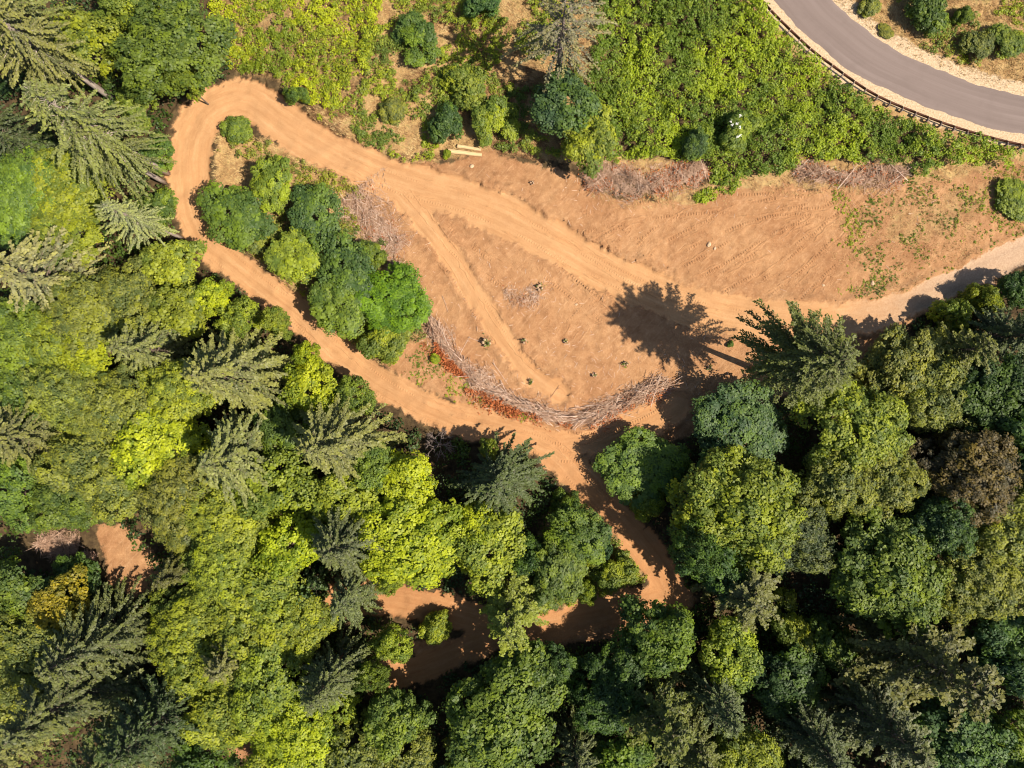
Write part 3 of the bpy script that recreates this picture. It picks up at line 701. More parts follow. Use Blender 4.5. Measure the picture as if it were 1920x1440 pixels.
# right of the dirt track
T('maple', 1203, 878, 78, 4.2, 'g', 'green tree at the fork, right edge of the dirt track')
T('maple', 1385, 802, 90, 5.8, 'bg', 'large bluish green maple below the trunk shadow, upper of the two')
T('maple', 1390, 945, 104, 14, 'lg', 'large yellow-green maple right of the dirt track, lower of the two')
T('maple', 1312, 925, 66, 12, 'lg', 'yellow-green tree between the fork tree and the large lower maple')
T('shrub', 1215, 945, 40, 4, 'lg', 'light bush on the right verge of the dirt track')
T('lonefir', 1410, 690, 92, 21.5, 'lone', 'wide dark fir that throws its shadow across the clearing', True)
T('maple', 1690, 700, 82, 8, 'ol', 'tall golden-olive tree right of the shadow-throwing fir')
T('maple', 1600, 810, 92, 11, 'lg', 'yellow-green maple below the shadow-throwing fir')
T('alder', 1752, 745, 66, 9, 'ol', 'olive tree right of the golden-olive tree')
T('shrub', 1790, 590, 46, 4, 'lg', 'bright bush beside the gravel road at the right')
T('shrub', 1845, 558, 40, 4, 'lg', 'second bright bush beside the gravel road, nearer the right edge')
T('cedar', 1800, 655, 58, 11, 'cedg', 'feathery olive conifer below the bright bushes by the gravel road')
T('fir', 1890, 630, 66, 11, 'fird', 'dark fir at the right edge below the gravel road')
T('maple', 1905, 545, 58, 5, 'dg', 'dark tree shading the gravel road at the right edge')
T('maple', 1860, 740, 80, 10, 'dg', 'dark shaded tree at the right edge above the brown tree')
T('maple', 1905, 810, 60, 12, 'bg', 'blue-green tree at the right edge beside the brown tree')
T('alder', 1815, 892, 84, 12, 'br', 'brownish tree with dying leaves at the right')
T('alder', 1560, 905, 66, 9, 'ol', 'olive tree below the yellow-green maple')
T('alder', 1655, 905, 62, 9, 'ol', 'olive tree left of the brown tree')
T('alder', 1482, 1000, 66, 10, 'firg', 'greyish olive tree right of the large lower maple')
T('alder', 1748, 985, 56, 11, 'bg', 'blue-green tree below the brown tree')
T('alder', 1890, 985, 74, 11, 'ol', 'olive tree at the right edge below the brown tree')
T('cedar', 1380, 1100, 84, 13, 'firo', 'brownish dark conifer right of the track end')
T('maple', 1655, 1065, 104, 13, 'g', 'big green maple with yellow-lit clumps at lower right')
T('alder', 1812, 1085, 80, 12, 'ol', 'round olive tree right of the big lower right maple')
T('maple', 1850, 1185, 56, 10, 'bg', 'blue-green tree below the round olive tree')
T('cedar', 1735, 1230, 116, 20, 'firo', 'huge sparse brown-olive conifer with pale branches at lower right')
T('maple', 1372, 1215, 58, 8, 'lg', 'yellow-green tree below the brownish dark conifer')
T('shrub', 1480, 1175, 52, 5, 'lg', 'bright low bush in the lit gap below the brownish conifer')
T('shrub', 1555, 1205, 52, 5, 'g', 'green low bush in the lit gap left of the huge sparse conifer')
T('fir', 1345, 1305, 60, 14, 'firg', 'grey fir below the yellow-green tree, lower right of the track end')
T('fir', 1310, 1400, 66, 14, 'cedg', 'fir cut by the bottom edge right of the yellow-olive conifer')
T('fir', 1645, 1345, 92, 17, 'firg', 'dark grey fir near the bottom edge below the huge sparse conifer')
T('fir', 1520, 1375, 80, 15, 'fird', 'dark shaded fir at the bottom edge between two grey firs')
T('maple', 1785, 1385, 82, 12, 'bg', 'blue-green maple at the bottom edge near the right corner')
T('maple', 1900, 1245, 56, 12, 'bg', 'blue-green tree at the right edge right of the huge sparse conifer')
T('maple', 1900, 1385, 62, 12, 'g', 'green tree in the bottom right corner')
T('alder', 1400, 1425, 62, 9, 'lg', 'yellow-green tree cut by the bottom edge between the grey firs')
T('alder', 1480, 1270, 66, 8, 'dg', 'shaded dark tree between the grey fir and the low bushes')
T('alder', 1296, 1015, 58, 17, 'dg', 'added dark tree on the right verge, shading the dirt track bend')  # tree added, and grown tall, to throw shade on the track bend
T('alder', 1335, 1048, 58, 12, 'dg', 'added dark tree behind the brownish conifer, shading the track near its end')  # second added tree, widens the shade over the lower part of the track
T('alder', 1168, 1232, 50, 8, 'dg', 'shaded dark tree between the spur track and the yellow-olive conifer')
# island between the tracks
T('maple', 444, 400, 64, 4.2, 'g', 'green tree at the left tip of the island between the tracks')
T('alder', 512, 352, 46, 5, 'lg', 'light green small tree at the top of the island grove')
T('maple', 592, 412, 56, 5, 'sg', 'dark green tree in the island grove beside the slash pile')
T('maple', 562, 482, 56, 4.4, 'lg', 'bright green tree on the track side of the island grove')
T('maple', 655, 500, 58, 5.5, 'sg', 'dark green tree in the middle of the island grove')
T('maple', 645, 580, 62, 5, 'g', 'green tree with round clumps low in the island grove')
T('alder', 738, 562, 66, 4.6, 'vg', 'vivid green fine-leaved tree at the right end of the island grove')
T('shrub', 715, 640, 50, 4, 'lg', 'light green bush at the lower end of the island grove')
T('shrub', 490, 448, 30, 2.5, 'ol', 'olive bush on the track edge of the island grove')
T('shrub', 440, 240, 26, 1.8, 'g', 'small green bush inside the hairpin of the dirt road')
T('shrub', 690, 478, 28, 3.5, 'g', 'small green bush at the slash pile side of the island grove')
# open ground at the top
T('shrub', 557, 180, 36, 3, 'g', 'round green shrub on the upper bank of the dirt road')
T('shrub', 835, 234, 37, 3.0, 'sg', 'round blue-green shrub with a dark shadow above the logs')
T('shrub', 905, 6, 34, 3, 'sg', 'round dark shrub at the top edge')
T('shrub', 782, 66, 46, 2.8, 'g', 'dark shrub in shade above the middle of the open ground')
T('shrub', 925, 220, 46, 3, 'lg', 'yellow-green shrub right of the round blue-green shrub')
T('shrub', 880, 160, 46, 3, 'lg', 'yellow-green shrub above the round blue-green shrub')
T('shrub', 735, 205, 24, 1.8, 'ol', 'small olive shrub in the dry grass above the dirt road')
T('shrub', 838, 288, 9, .9, 'yg', 'tiny bright yellow shrub at the left end of the logs')
T('maple', 1065, 205, 62, 7, 'bg', 'blue-green tree at the foot of the half-dead conifer')
T('maple', 1110, 262, 54, 6, 'lg', 'yellow-green tree above the brush heap at the clearing edge')
T('snag', 1044, 152, 92, 17, 'sn', 'half-dead grey conifer with a bare trunk at the top edge', True)
T('shrub', 1385, 242, 40, 3, 'lg', 'shrub dotted with white flowers amid the bramble thicket')
T('shrub', 1305, 268, 26, 3, 'bg', 'blue-green shrub beside the brush heap at the clearing edge')
T('shrub', 1742, 8, 46, 3, 'g', 'large green shrub beyond the asphalt road at the top edge')
T('shrub', 1808, 26, 16, 2, 'g', 'small round shrub beside the large one beyond the asphalt road')
T('shrub', 1632, 10, 20, 1.2, 'ol', 'small shrub on the far verge of the asphalt road')
T('shrub', 1835, 82, 34, 1.8, 'ol', 'olive shrub beyond the asphalt road at the right')
T('shrub', 1888, 75, 36, 1.8, 'lg', 'yellow shrub beyond the asphalt road at the right edge')
T('shrub', 1662, 58, 14, .5, 'ol', 'pale weed clump at the edge of the asphalt road')
T('shrub', 1908, 374, 36, 1.4, 'lg', 'yellow-green shrub at the right edge of the clearing')
T('shrub', 1370, 646, 7, .6, 'g', 'tiny green shrub in the shadow on the clearing')
T('shrub', 816, 672, 10, .8, 'yg', 'small yellow shrub beside the upper end of the long slash pile')

# trees just outside the frame that shade it from the right
ORD = ('first', 'second', 'third', 'fourth', 'fifth'); CNT = {}
for i, (x, y, k, h) in enumerate(((2010, 800, 'maple', 12), (2020, 930, 'fir', 18), (2010, 1060, 'maple', 12), (2030, 1200, 'fir', 18), (2020, 1340, 'maple', 12), (1990, 1470, 'fir', 18), (1840, 1520, 'fir', 18), (1690, 1530, 'maple', 12), (1540, 1530, 'fir', 17), (1390, 1520, 'maple', 11), (1230, 1530, 'fir', 16), (1080, 1530, 'maple', 11), (930, 1540, 'alder', 10), (780, 1530, 'alder', 10))):
    side = 'just outside the right picture edge' if i < 5 else 'just outside the bottom picture edge'
    kk = (side, k == 'fir'); CNT[kk] = CNT.get(kk, -1) + 1; side = side + ', ' + ORD[CNT[kk]] + (' from the top' if i < 5 else ' from the right')
    T(k, x, y, 90, h, prng.choice(('g', 'fird', 'firg')) if k == 'fir' else prng.choice(('g', 'bg')), ('fir' if k == 'fir' else 'broadleaf tree') + ' ' + side, group='trees beyond the picture edge')

# ------------------------------------------------------------------ thickets, undergrowth, grass (uncountable)
def scatter(n, x0, x1, y0, y1, rng):
    return rng.uniform(x0, x1, n), rng.uniform(y0, y1, n)
def cover(name, label, cat, zone, dens, R, hgt, per, leaf, col, rng, reject=None, up=.55, mound=.5):
    P = GP(zone) if isinstance(zone, list) else zone
    x0, y0 = P.min(0); x1, y1 = P.max(0)
    n = int((x1 - x0) * (y1 - y0) * dens)
    x, y = scatter(n, x0, x1, y0, y1, rng)
    k = poly_sd(x, y, P) + (fbm(x * .5, y * .5, 61) - .5) * (9 if 'weeds' in name else 2.2) < 0
    x = x[k]; y = y[k]; p = plan(x, y)
    k = (p['road'] < .2) & (p['gravel'] < .35) & (p['asd'] > .8)
    if reject is not None: k &= reject(x, y, p, rng)
    x = x[k]; y = y[k]
    g = zat(x, y); m = fbm(x * .33, y * .33, 91, 3)
    tall = np.clip(plan(x, y)['bestd'] / 3.5, .25, 1) if name == 'undergrowth' else 1.
    r = rng.uniform(*R, len(x)); z = g + tall * hgt[0] + (hgt[1] - hgt[0]) * np.clip((m - .25) / .5, 0, 1) * rng.uniform(.6, 1.1, len(x)) * tall
    V, F, t = blob_leaves(np.stack([x, y, z], 1), r, per, leaf, rng, .7, up, .45, tint_sd=.2)
    hue = fbm(V[::4, 0] * .22, V[::4, 1] * .22, 131, 3); t = np.clip(t + (.05 if name == 'yellow_scrub' else -.02) + (hue - .5) * 2.1, 0, 1)
    o = link(name, make_mesh(name, V, F, dict(tint=t)), M_LEAF, kind='stuff'); o['label'] = label; o['category'] = cat
    o.color = (*PAL[col], 1); return o
rng = np.random.default_rng(21)
piles_out = lambda x, y, p, r: (poly_sd(x, y, GP([(1090, 330), (1180, 296), (1330, 305), (1335, 350), (1260, 388), (1120, 380)])) > 0) & (poly_sd(x, y, GP([(1475, 335), (1500, 300), (1700, 310), (1700, 348), (1500, 352)])) > 0)
cover('bramble_thicket', 'dense green and yellow bramble thicket between the asphalt road and the clearing', 'bramble', Z_BRAMBLE, 7, (.26, .55), (.1, 1.7), 24, .20, 'bram', rng, piles_out)
cover('yellow_scrub', 'bright yellow-green low scrub at the top left', 'scrub', Z_YELLOW, 6.5, (.25, .50), (.1, 1.2), 24, .18, 'yg', rng, lambda x, y, p, r: fbm(x * .3, y * .3, 171, 3) + poly_sd(x, y, GP([(500, 110), (620, 200), (700, 160), (560, 60)])) * .02 > .36)
cover('open_scrub', 'patchy green scrub in the dry grass at the top', 'scrub', Z_MID, 6.0, (.22, .45), (.05, .9), 22, .18, 'lg', rng, lambda x, y, p, r: (fbm(x * .26 + 3, y * .26, 181, 3) > .475) & (p['soil'] < .4) & (poly_sd(x, y, GP([(825, 262), (915, 268), (912, 305), (825, 305)])) > .2))
cover('roadside_scrub', 'patchy yellow scrub beyond the asphalt road', 'scrub', Z_CORNER, 4.5, (.2, .42), (.05, .7), 20, .17, 'lg', rng, lambda x, y, p, r: fbm(x * .3 + 7, y * .3, 191, 3) > .53)
cover('island_scrub', 'low green scrub under the island grove', 'scrub', Z_ISLAND, 5.0, (.22, .42), (.05, .6), 20, .17, 'ol', rng, lambda x, y, p, r: fbm(x * .35 + 2, y * .35, 211, 3) > .46)
cover('wedge_scrub', 'low green scrub in the wedge between the dirt tracks', 'scrub', Z_LOWTRI, 5.5, (.25, .48), (.1, .9), 22, .18, 'lg', rng, lambda x, y, p, r: p['soil'] < .5)
ALL = np.array([(-62, -50), (70, -50), (70, 45), (-62, 45)], float)
def forest(x, y, p, r): return (p['soil'] < .25) & (p['grass'] < .3) & (p['bestd'] > .5) & ~((y > 20) & (x > -30)) & (poly_sd(x, y, GP([(55, 990), (200, 985), (210, 1075), (60, 1060)])) > 0)
cover('undergrowth', 'dark leafy undergrowth on the floor of the wood', 'undergrowth', ALL, 1.5, (.40, .85), (.1, 3.2), 17, .27, 'under', rng, forest)
cover('clearing_weeds', 'green weeds dotted over the bare east end of the clearing', 'weeds', Z_EASTEND, 22, (.05, .17), (.0, .08), 7, .11, 'lg', rng, lambda x, y, p, r: fbm(x * .5, y * .5, 221, 3) + r.random(len(x)) * .35 > .72)
cover('verge_weeds', 'sparse weeds between the long slash pile and the lower dirt track', 'weeds', Z_VERGE, 20.0, (.05, .17), (.0, .08), 7, .11, 'lg', rng, lambda x, y, p, r: fbm(x * .6, y * .6, 231, 3) + r.random(len(x)) * .35 > .70)

def grass_stuff(name, label, zone, dens, cond, rng, hgt=(.18, .5), mat=None):
    x0, y0 = zone.min(0); x1, y1 = zone.max(0); n = int((x1 - x0) * (y1 - y0) * dens)
    x, y = scatter(n, x0, x1, y0, y1, rng)
    k = poly_sd(x, y, zone) < .3; x = x[k]; y = y[k]; p = plan(x, y)
    k = cond(x, y, p, rng) & (p['road'] < .3) & (p['asd'] > .15); x = x[k]; y = y[k]
    per = 5; bx_ = np.repeat(x, per) + rng.normal(size=len(x) * per) * .10; by_ = np.repeat(y, per) + rng.normal(size=len(x) * per) * .10
    n = len(bx_); g = np.repeat(zat(x, y), per) - .02
    a = rng.uniform(0, 6.283, n); L = rng.uniform(*hgt, n); ln = rng.uniform(.3, 1.1, n) * L
    sway = 2.2 + fbm(bx_ * .2, by_ * .2, 241, 2) * 2
    dx = np.cos(a) * .5 + np.cos(sway) * .6; dy = np.sin(a) * .5 + np.sin(sway) * .6
    w = .022
    V = np.stack([np.stack([bx_ - w * np.sin(a), by_ + w * np.cos(a), g], 1), np.stack([bx_ + w * np.sin(a), by_ - w * np.cos(a), g], 1), np.stack([bx_ + dx * ln, by_ + dy * ln, g + L * .7], 1)], 1).reshape(-1, 3)
    o = link(name, make_mesh(name, V, np.arange(3 * n).reshape(-1, 3)), mat or M_STRAW, kind='stuff'); o['label'] = label; o['category'] = 'grass'
    return o
grass_stuff('dry_grass', 'straw-coloured dry grass on the open ground at the top', Z_MID, 22, lambda x, y, p, r: (fbm(x * .26 + 3, y * .26, 181, 3) < .56) & (p['soil'] < .5), rng)
M_BROWNBRUSH = rough_mat('brown_brush', [(.3, (.10, .045, .022)), (.5, (.22, .115, .055)), (.7, (.34, .20, .10))], .7, .85)
grass_stuff('brown_brush', 'rusty brown dead brush between the scrub at the top', Z_MID, 20, lambda x, y, p, r: (fbm(x * .3 + 9, y * .3, 271, 3) > .53) & (p['soil'] < .5), rng, (.3, .75), M_BROWNBRUSH)
grass_stuff('roadside_grass', 'dry pale grass beyond the asphalt road', Z_CORNER, 18, lambda x, y, p, r: (p['gravel'] < .5) | (r.random(len(x)) < .35), rng)
grass_stuff('island_grass', 'dry brownish grass on the island between the tracks', Z_ISLAND, 20, lambda x, y, p, r: p['soil'] < .6, rng)
grass_stuff('verge_grass', 'thin dry grass at the east end of the clearing', Z_EASTEND, 16, lambda x, y, p, r: fbm(x * .4, y * .4, 251, 3) + r.random(len(x)) * .2 > .57, rng, (.1, .3))
grass_stuff('thicket_edge_grass', 'dry grass around the edges of the bramble thicket', GP([(1090, 300), (1200, 330), (1330, 340), (1480, 335), (1700, 330), (1900, 270), (1940, 300), (1900, 330), (1700, 360), (1480, 362), (1280, 392), (1150, 390), (1090, 350)]), 9, lambda x, y, p, r: fbm(x * .4, y * .4, 261, 3) > .42, rng)

# ------------------------------------------------------------------ sticks
def stick_mesh(name, L, r, seed, k=5, mat=None):
    q = np.random.default_rng(seed); t = np.linspace(-.5, .5, 6)
    b_ = q.normal(size=2) * .05 * L
    P = np.stack([t * L, b_[0] * np.cos(t * 3), b_[1] * np.cos(t * 3) * .5], 1)
    tb = Tubes(); tb.tube(P, r * np.linspace(1, .45, 6), k)
    for s in range(2):
        t0 = q.uniform(-.1, .4); o = np.array([t0 * L, b_[0] * math.cos(t0 * 3), 0]); l = q.uniform(.12, .25) * L
        d = np.array([.8, q.choice([-1, 1]) * q.uniform(.3, .7), q.uniform(-.2, .4)])
        tb.tube(np.stack([o, o + d * l * .5, o + d * l]), [r * .5, r * .35, r * .15], 4, False)
    me = tb.mesh(name); me.materials.append(mat or M_BRANCH); return me
STICKS = [stick_mesh('branch', L, r, i) for i, (L, r) in enumerate(((3.2, .040), (2.6, .034), (4.0, .052), (2.0, .032), (1.6, .036), (3.0, .028)))]
GSTICKS = [stick_mesh('branch', L, r, 30 + i, 5, M_GREYTWIG) for i, (L, r) in enumerate(((2.2, .045), (1.6, .04), (2.8, .055), (1.3, .035)))]

def pile(name, label, line, width, nbranch, ntwig, align, rng, top=.8, big=STICKS, twig_mat=None, rust=0., scale=1., shift=(0, 0), group='heaps of cut branches'):
    L = smooth_line(GP(line), .5); d = np.r_[0, np.cumsum(np.linalg.norm(np.diff(L, axis=0), axis=1))]; tg = unit(np.gradient(L, axis=0))
    c = L.mean(0); z0 = float(zat(*c)[0])
    t = thing(name, label, 'brush pile', (c[0], c[1], z0), 0, group)
    def spot(n, wide=1.):
        s = rng.random(n) * d[-1]; i = np.clip(np.searchsorted(d, s) - 1, 0, len(L) - 1)
        o = np.clip(rng.normal(size=n) * .45 * wide, -1.1 * wide, 1.1 * wide)
        w = width * (.35 + .95 * vnoise(s * .45, np.sign(o) * 2 + len(line) * 3, 17)) * np.clip(np.minimum(s, d[-1] - s) / 1.2 + .35, 0, 1)
        nn = np.stack([-tg[i][:, 1], tg[i][:, 0]], 1)
        p = np.stack([np.interp(s, d, L[:, 0]), np.interp(s, d, L[:, 1])], 1) + nn * (o * w)[:, None]
        hz = top * np.clip(1 - np.abs(o) ** 1.5, .05, 1) * (.25 + 1.1 * vnoise(p[:, 0] * .75, p[:, 1] * .75, 5))
        return p, np.arctan2(tg[i][:, 1], tg[i][:, 0]), hz
    p, a, hz = spot(nbranch)
    gz = zat(p[:, 0], p[:, 1]) - z0
    for i in range(nbranch):
        o = link('branch', big[int(rng.integers(len(big)))], None, t)
        g = float(gz[i])
        o.location = (p[i][0] - c[0], p[i][1] - c[1], g + .08 + hz[i] * rng.uniform(.55, 1.0))
        o.rotation_euler = (rng.uniform(0, 6.28), rng.normal() * .13, a[i] + rng.normal() * align + (math.pi if rng.random() < .5 else 0))
        s = scale * rng.uniform(.7, 1.15); o.scale = (s, s, s)
    p, a, hz = spot(ntwig, 1.3); n = ntwig
    aa = a + rng.normal(size=n) * (align * 1.3 + .2); l = (.2 + 1.1 * rng.random(n) ** 2.2) * scale; rr = rng.uniform(.010, .034, n)
    g = zat(p[:, 0], p[:, 1]) - z0
    z = g + .04 + hz * rng.random(n); sl = rng.normal(size=n) * .28
    D = np.stack([np.cos(aa), np.sin(aa), sl], 1); Sd = np.stack([-np.sin(aa), np.cos(aa), aa * 0], 1)
    P = np.stack([p[:, 0] - c[0], p[:, 1] - c[1], z], 1)
    U = np.array([0, 0, 1.])
    ring = [Sd * rr[:, None], U * rr[:, None], -Sd * rr[:, None]]
    V = np.stack([P - D * l[:, None] * .5 + q for q in ring] + [P + D * l[:, None] * .5 + q * .5 for q in ring], 1).reshape(-1, 3)
    b_ = np.arange(n)[:, None] * 6
    F = np.concatenate([b_ + np.array([[0, 1, 4, 3]]), b_ + np.array([[1, 2, 5, 4]])])
    link('twigs', make_mesh(name + '_twigs', V, F), twig_mat or M_TWIG, t, kind='stuff')
    if rust:
        n = int(rust); p, a, hz = spot(n, 1.1); p += rng.normal(size=(n, 2)) * .3 + np.array(shift)
        z = zat(p[:, 0], p[:, 1]) - z0 + .05 + hz * rng.random(n) * .8
        P = np.stack([p[:, 0] - c[0], p[:, 1] - c[1], z], 1)
        k = fbm(p[:, 0] * .5, p[:, 1] * .5, 301, 2) > .47; P = P[k]
        V, F = leaf_arrays(P, np.array([0, 0, .6]) + rng.normal(size=P.shape) * .6, rng.uniform(.12, .24, len(P)), rng)
        link('dead_leaves', make_mesh(name + '_leaves', V, F), M_RUSTLEAF, t, kind='stuff')
    return t
pr_ = np.random.default_rng(77)
pile('slash_pile', 'broad pinkish slash pile beside the island grove', [(652, 372), (690, 405), (720, 440), (742, 475)], 3.6, 150, 3600, .8, pr_, .9, scale=.66, rust=700)
pile('slash_pile', 'thin trail of cut branches running down from the broad slash pile', [(728, 470), (748, 515), (775, 550), (795, 590)], 1.1, 26, 800, .6, pr_, .4, scale=.6, rust=250)
pile('slash_pile', 'long slash windrow of pale branches, upper half beside the lower track', [(805, 600), (835, 650), (885, 700), (940, 742), (985, 765)], 1.2, 130, 3200, .36, pr_, .8, scale=.9, rust=6000, shift=(-.7, -.6))
pile('slash_pile', 'long slash windrow of pale branches, lower half above the track fork', [(975, 755), (1030, 780), (1085, 786), (1150, 765), (1200, 738), (1255, 718)], 1.2, 150, 3200, .38, pr_, .9, scale=.92, rust=2200, shift=(-.2, -.6))
pile('brush_heap', 'brown-grey brush heap below the bramble thicket, left of the darker heap', [(1100, 350), (1150, 325), (1195, 345), (1210, 360)], 2.3, 60, 3000, 1.2, pr_, 1.1, GSTICKS + STICKS[:3], M_GREYTWIG, 1600, .8)
pile('brush_heap', 'darker rusty brush heap at the tip of the bramble thicket', [(1215, 355), (1260, 335), (1300, 318), (1322, 325)], 1.8, 55, 2400, 1.2, pr_, 1.1, GSTICKS + STICKS[:2], M_TWIG, 2600, .8)
pile('brush_heap', 'long grey-brown brush heap at the foot of the bramble thicket', [(1490, 318), (1540, 328), (1600, 335), (1650, 328), (1695, 325)], 1.3, 80, 3200, 1.0, pr_, 1.0, GSTICKS + STICKS[:3], M_GREYTWIG, 1400, .8)
pile('brush_heap', 'flat scatter of broken sticks in the middle of the clearing', [(945, 545), (975, 565), (1010, 560), (990, 540)], 1.3, 22, 700, 1.4, pr_, .35, scale=.4, rust=60)
pile('brush_heap', 'grey brush heap beside the bare soil patch in the wood', [(75, 1020), (110, 1018), (145, 1030)], 1.6, 60, 1500, 1.3, pr_, .9, GSTICKS, M_GREYTWIG, 0, .9)
pile('brush_heap', 'small grey brush heap between the bigger heap and the soil patch', [(158, 1038), (182, 1042)], .8, 24, 500, 1.3, pr_, .6, GSTICKS, M_GREYTWIG, 0, .7)

# loose fallen poles beside the windrow
for x, y, a, s, lab in ((868, 655, 62, 1.0, 'fallen pole leaning out of the long windrow, upper one'), (898, 640, -20, .8, 'short fallen pole lying level with the bushy stump'), (938, 700, -55, .9, 'fallen pole beside the long windrow below the bushy stump'), (1035, 742, 55, .9, 'fallen pole sticking out of the lower windrow'), (835, 570, -70, .6, 'thin pole lying on bare soil right of the island grove')):
    gxy = G(x, y); o = link('fallen_pole', STICKS[2], None); o.location = (*gxy, float(zat(*gxy)[0]) + .09); o.rotation_euler = (0, 0, math.radians(a)); o.scale = (s * .8,) * 3
    o['label'] = lab; o['category'] = 'pole'; o['group'] = 'fallen poles'

# ------------------------------------------------------------------ logs, stumps, rocks, dead bush, flowers
def log(px, py, L, r, ang, label):
    gxy = G(px, py); t = thing('log', label, 'log', (*gxy, float(zat(*gxy)[0])), math.radians(ang), 'pale logs')
    tb = Tubes(); x = np.linspace(-L / 2, L / 2, 9); q = np.random.default_rng(int(px))
    P = np.stack([x, q.normal(size=9) * .015, np.full(9, r * .92)], 1); tb.tube(P, r * (np.linspace(1.05, .86, 9) + q.normal(size=9) * .02), 14, False)
    link('bark', tb.mesh('bark'), M_LOG, t)
    for e in (-1, 1):
        tb = Tubes(); rr = r * (1.04 if e < 0 else .85)
        tb.tube(np.array([(e * (L / 2 - .02), 0, r * .92), (e * (L / 2 + .012), 0, r * .92)]), [rr * .97, rr * .97], 14); link('cut_end', tb.mesh('cut_end', False), M_CUT, t)
log(872, 288, 3.7, .24, -7, 'longer pale log lying in front, above the clearing')
log(880, 278, 2.6, .20, -9, 'shorter pale log lying behind the longer one')

def stump(px, py, r, label, green=0):
    q = np.random.default_rng(int(px * 3 + py)); gxy = G(px, py)
    t = thing('stump', label, 'stump', (*gxy, float(zat(*gxy)[0])), q.random() * 6, 'cut stumps in the clearing')
    tb = Tubes()
    for s in range(4):
        a = s * 1.7 + q.random(); o = np.array([math.cos(a), math.sin(a), 0]) * r * .35
        tb.tube(np.stack([o - [0, 0, .2], o * 1.25 + [0, 0, r * .35], o * 1.5 + [0, 0, r * q.uniform(.6, .9)]]), [r * .3, r * .24, r * .2], 8)
    for s in range(4):
        a = q.random() * 6.28; d = np.array([math.cos(a), math.sin(a), -.05]) * q.uniform(.4, .9)
        tb.tube(np.stack([d * r * .2 + [0, 0, r * .25], d * r * .8 + [0, 0, r * .2], d * r * q.uniform(1.1, 1.7)]), [r * .14, r * .1, r * .04], 5)
    link('wood', tb.mesh('stump_wood'), M_STUMP, t)
    tb = Tubes()
    for s in range(9):
        a = q.random() * 6.28; d = np.array([math.cos(a), math.sin(a), q.uniform(.1, .9)]); l = r * q.uniform(.5, 1.2)
        tb.tube(np.stack([d * r * .2, d * l * .6, d * l + q.normal(size=3) * .06]), [.030, .022, .010], 4, False)
    link('shoots', tb.mesh('shoots'), M_BRANCH, t)
    if green:
        C = q.normal(size=(green, 3)) * r * .45; C[:, 2] = np.abs(C[:, 2]) + r * .3
        V, F, ti = blob_leaves(C, np.full(green, .13), 6, .12, q)
        o = link('sprouts', make_mesh('sprouts', V, F, dict(tint=ti)), M_LEAF, t, kind='stuff'); o.color = (*PAL['g'], 1)
stump(912, 643, .75, 'largest bushy stump left of the wheel path', 22)
stump(983, 640, .42, 'dark stump right of the wheel path', 4)
stump(1060, 640, .38, 'pale split stump in the clearing, right of the dark stump', 6)
stump(995, 716, .4, 'stump with grey sprouts at the lower end of the wheel path', 8)
stump(1114, 703, .42, 'pale broken stump in the lower right of the clearing', 2)
stump(1012, 540, .55, 'pale stump beside the flat scatter of sticks', 6)
stump(1172, 682, .4, 'small stump beside the tree shadow', 8)
stump(997, 345, .35, 'small round stump on the bare slope below the logs', 0)
stump(1330, 690, .35, 'shaded stump at the foot of the tree shadow', 10)

def rock(px, py, r, label):
    q = np.random.default_rng(int(px + py)); gxy = G(px, py)
    n1, n2 = 9, 14; V = []
    for i in range(n1):
        th = math.pi * i / (n1 - 1)
        for j in range(n2):
            ph = 2 * math.pi * j / n2; V.append((math.sin(th) * math.cos(ph), math.sin(th) * math.sin(ph), math.cos(th)))
    V = np.array(V); k = .75 + .5 * vnoise(V[:, 0] * 1.6 + px, V[:, 1] * 1.6 + V[:, 2] * 2.1, 3); V = V * k[:, None] * np.array([1.25, .9, .65]) * r
    i = (np.arange(n1 - 1)[:, None] * n2 + np.arange(n2)[None]).ravel(); j = (np.arange(n1 - 1)[:, None] * n2 + (np.arange(n2)[None] + 1) % n2).ravel()
    o = link('rock', make_mesh('rock', V, np.stack([i, i + n2, j + n2, j], 1)), M_ROCK); o.location = (*gxy, float(zat(*gxy)[0]) + r * .05); o.rotation_euler.z = q.random() * 6
    o['label'] = label; o['category'] = 'rock'; o['group'] = 'rocks on the bare soil'
rock(1329, 458, .26, 'pale rock on the tread-marked soil in the middle of the clearing')
rock(1340, 466, .17, 'smaller pale rock touching the bigger one on the tread-marked soil')
rock(1636, 531, .24, 'pale rock in the weeds near the gravel road')
rock(1543, 535, .18, 'small rock at the left edge of the weedy end of the clearing')
rock(885, 312, .24, 'dark rock on the bare slope just below the logs')
rock(1080, 571, .15, 'small pale rock right of the scattered sticks')

def dead_bush(px, py, R, h, label):
    q = np.random.default_rng(8); gxy = G(px, py); t = thing('dead_bush', label, 'bush', (*gxy, float(zat(*gxy)[0])), 0)
    tr = Tubes(); tb = Tubes()
    tr.tube(np.array([(0, 0, -.2), (.05, 0, h * .2), (.0, .1, h * .45)]), [.13, .11, .08], 7)
    def grow(o, d, l, r, lev):
        m = o + d * l * .5 + q.normal(size=3) * l * .06; e = o + d * l + q.normal(size=3) * l * .1
        tb.tube(np.stack([o, m, e]), [r, r * .8, r * .5], 4, False)
        if lev < 4:
            for s in range(3):
                nd_ = unit((d + q.normal(size=3) * .62)[None])[0]; nd_[2] = nd_[2] * .8 + .05
                grow(m + (e - m) * q.random(), nd_, l * q.uniform(.55, .8), r * .62, lev + 1)
    for s in range(7):
        a = s * .9 + q.random() * .5; d = unit(np.array([[math.cos(a), math.sin(a), q.uniform(.5, 1.2)]]))[0]
        grow(np.array([0, .05, h * q.uniform(.15, .42)]), d, R * .55, .05, 1)
    link('trunk', tr.mesh('dead_trunk'), M_GREYBARK, t); link('branches', tb.mesh('dead_branches'), M_GREYBARK, t)
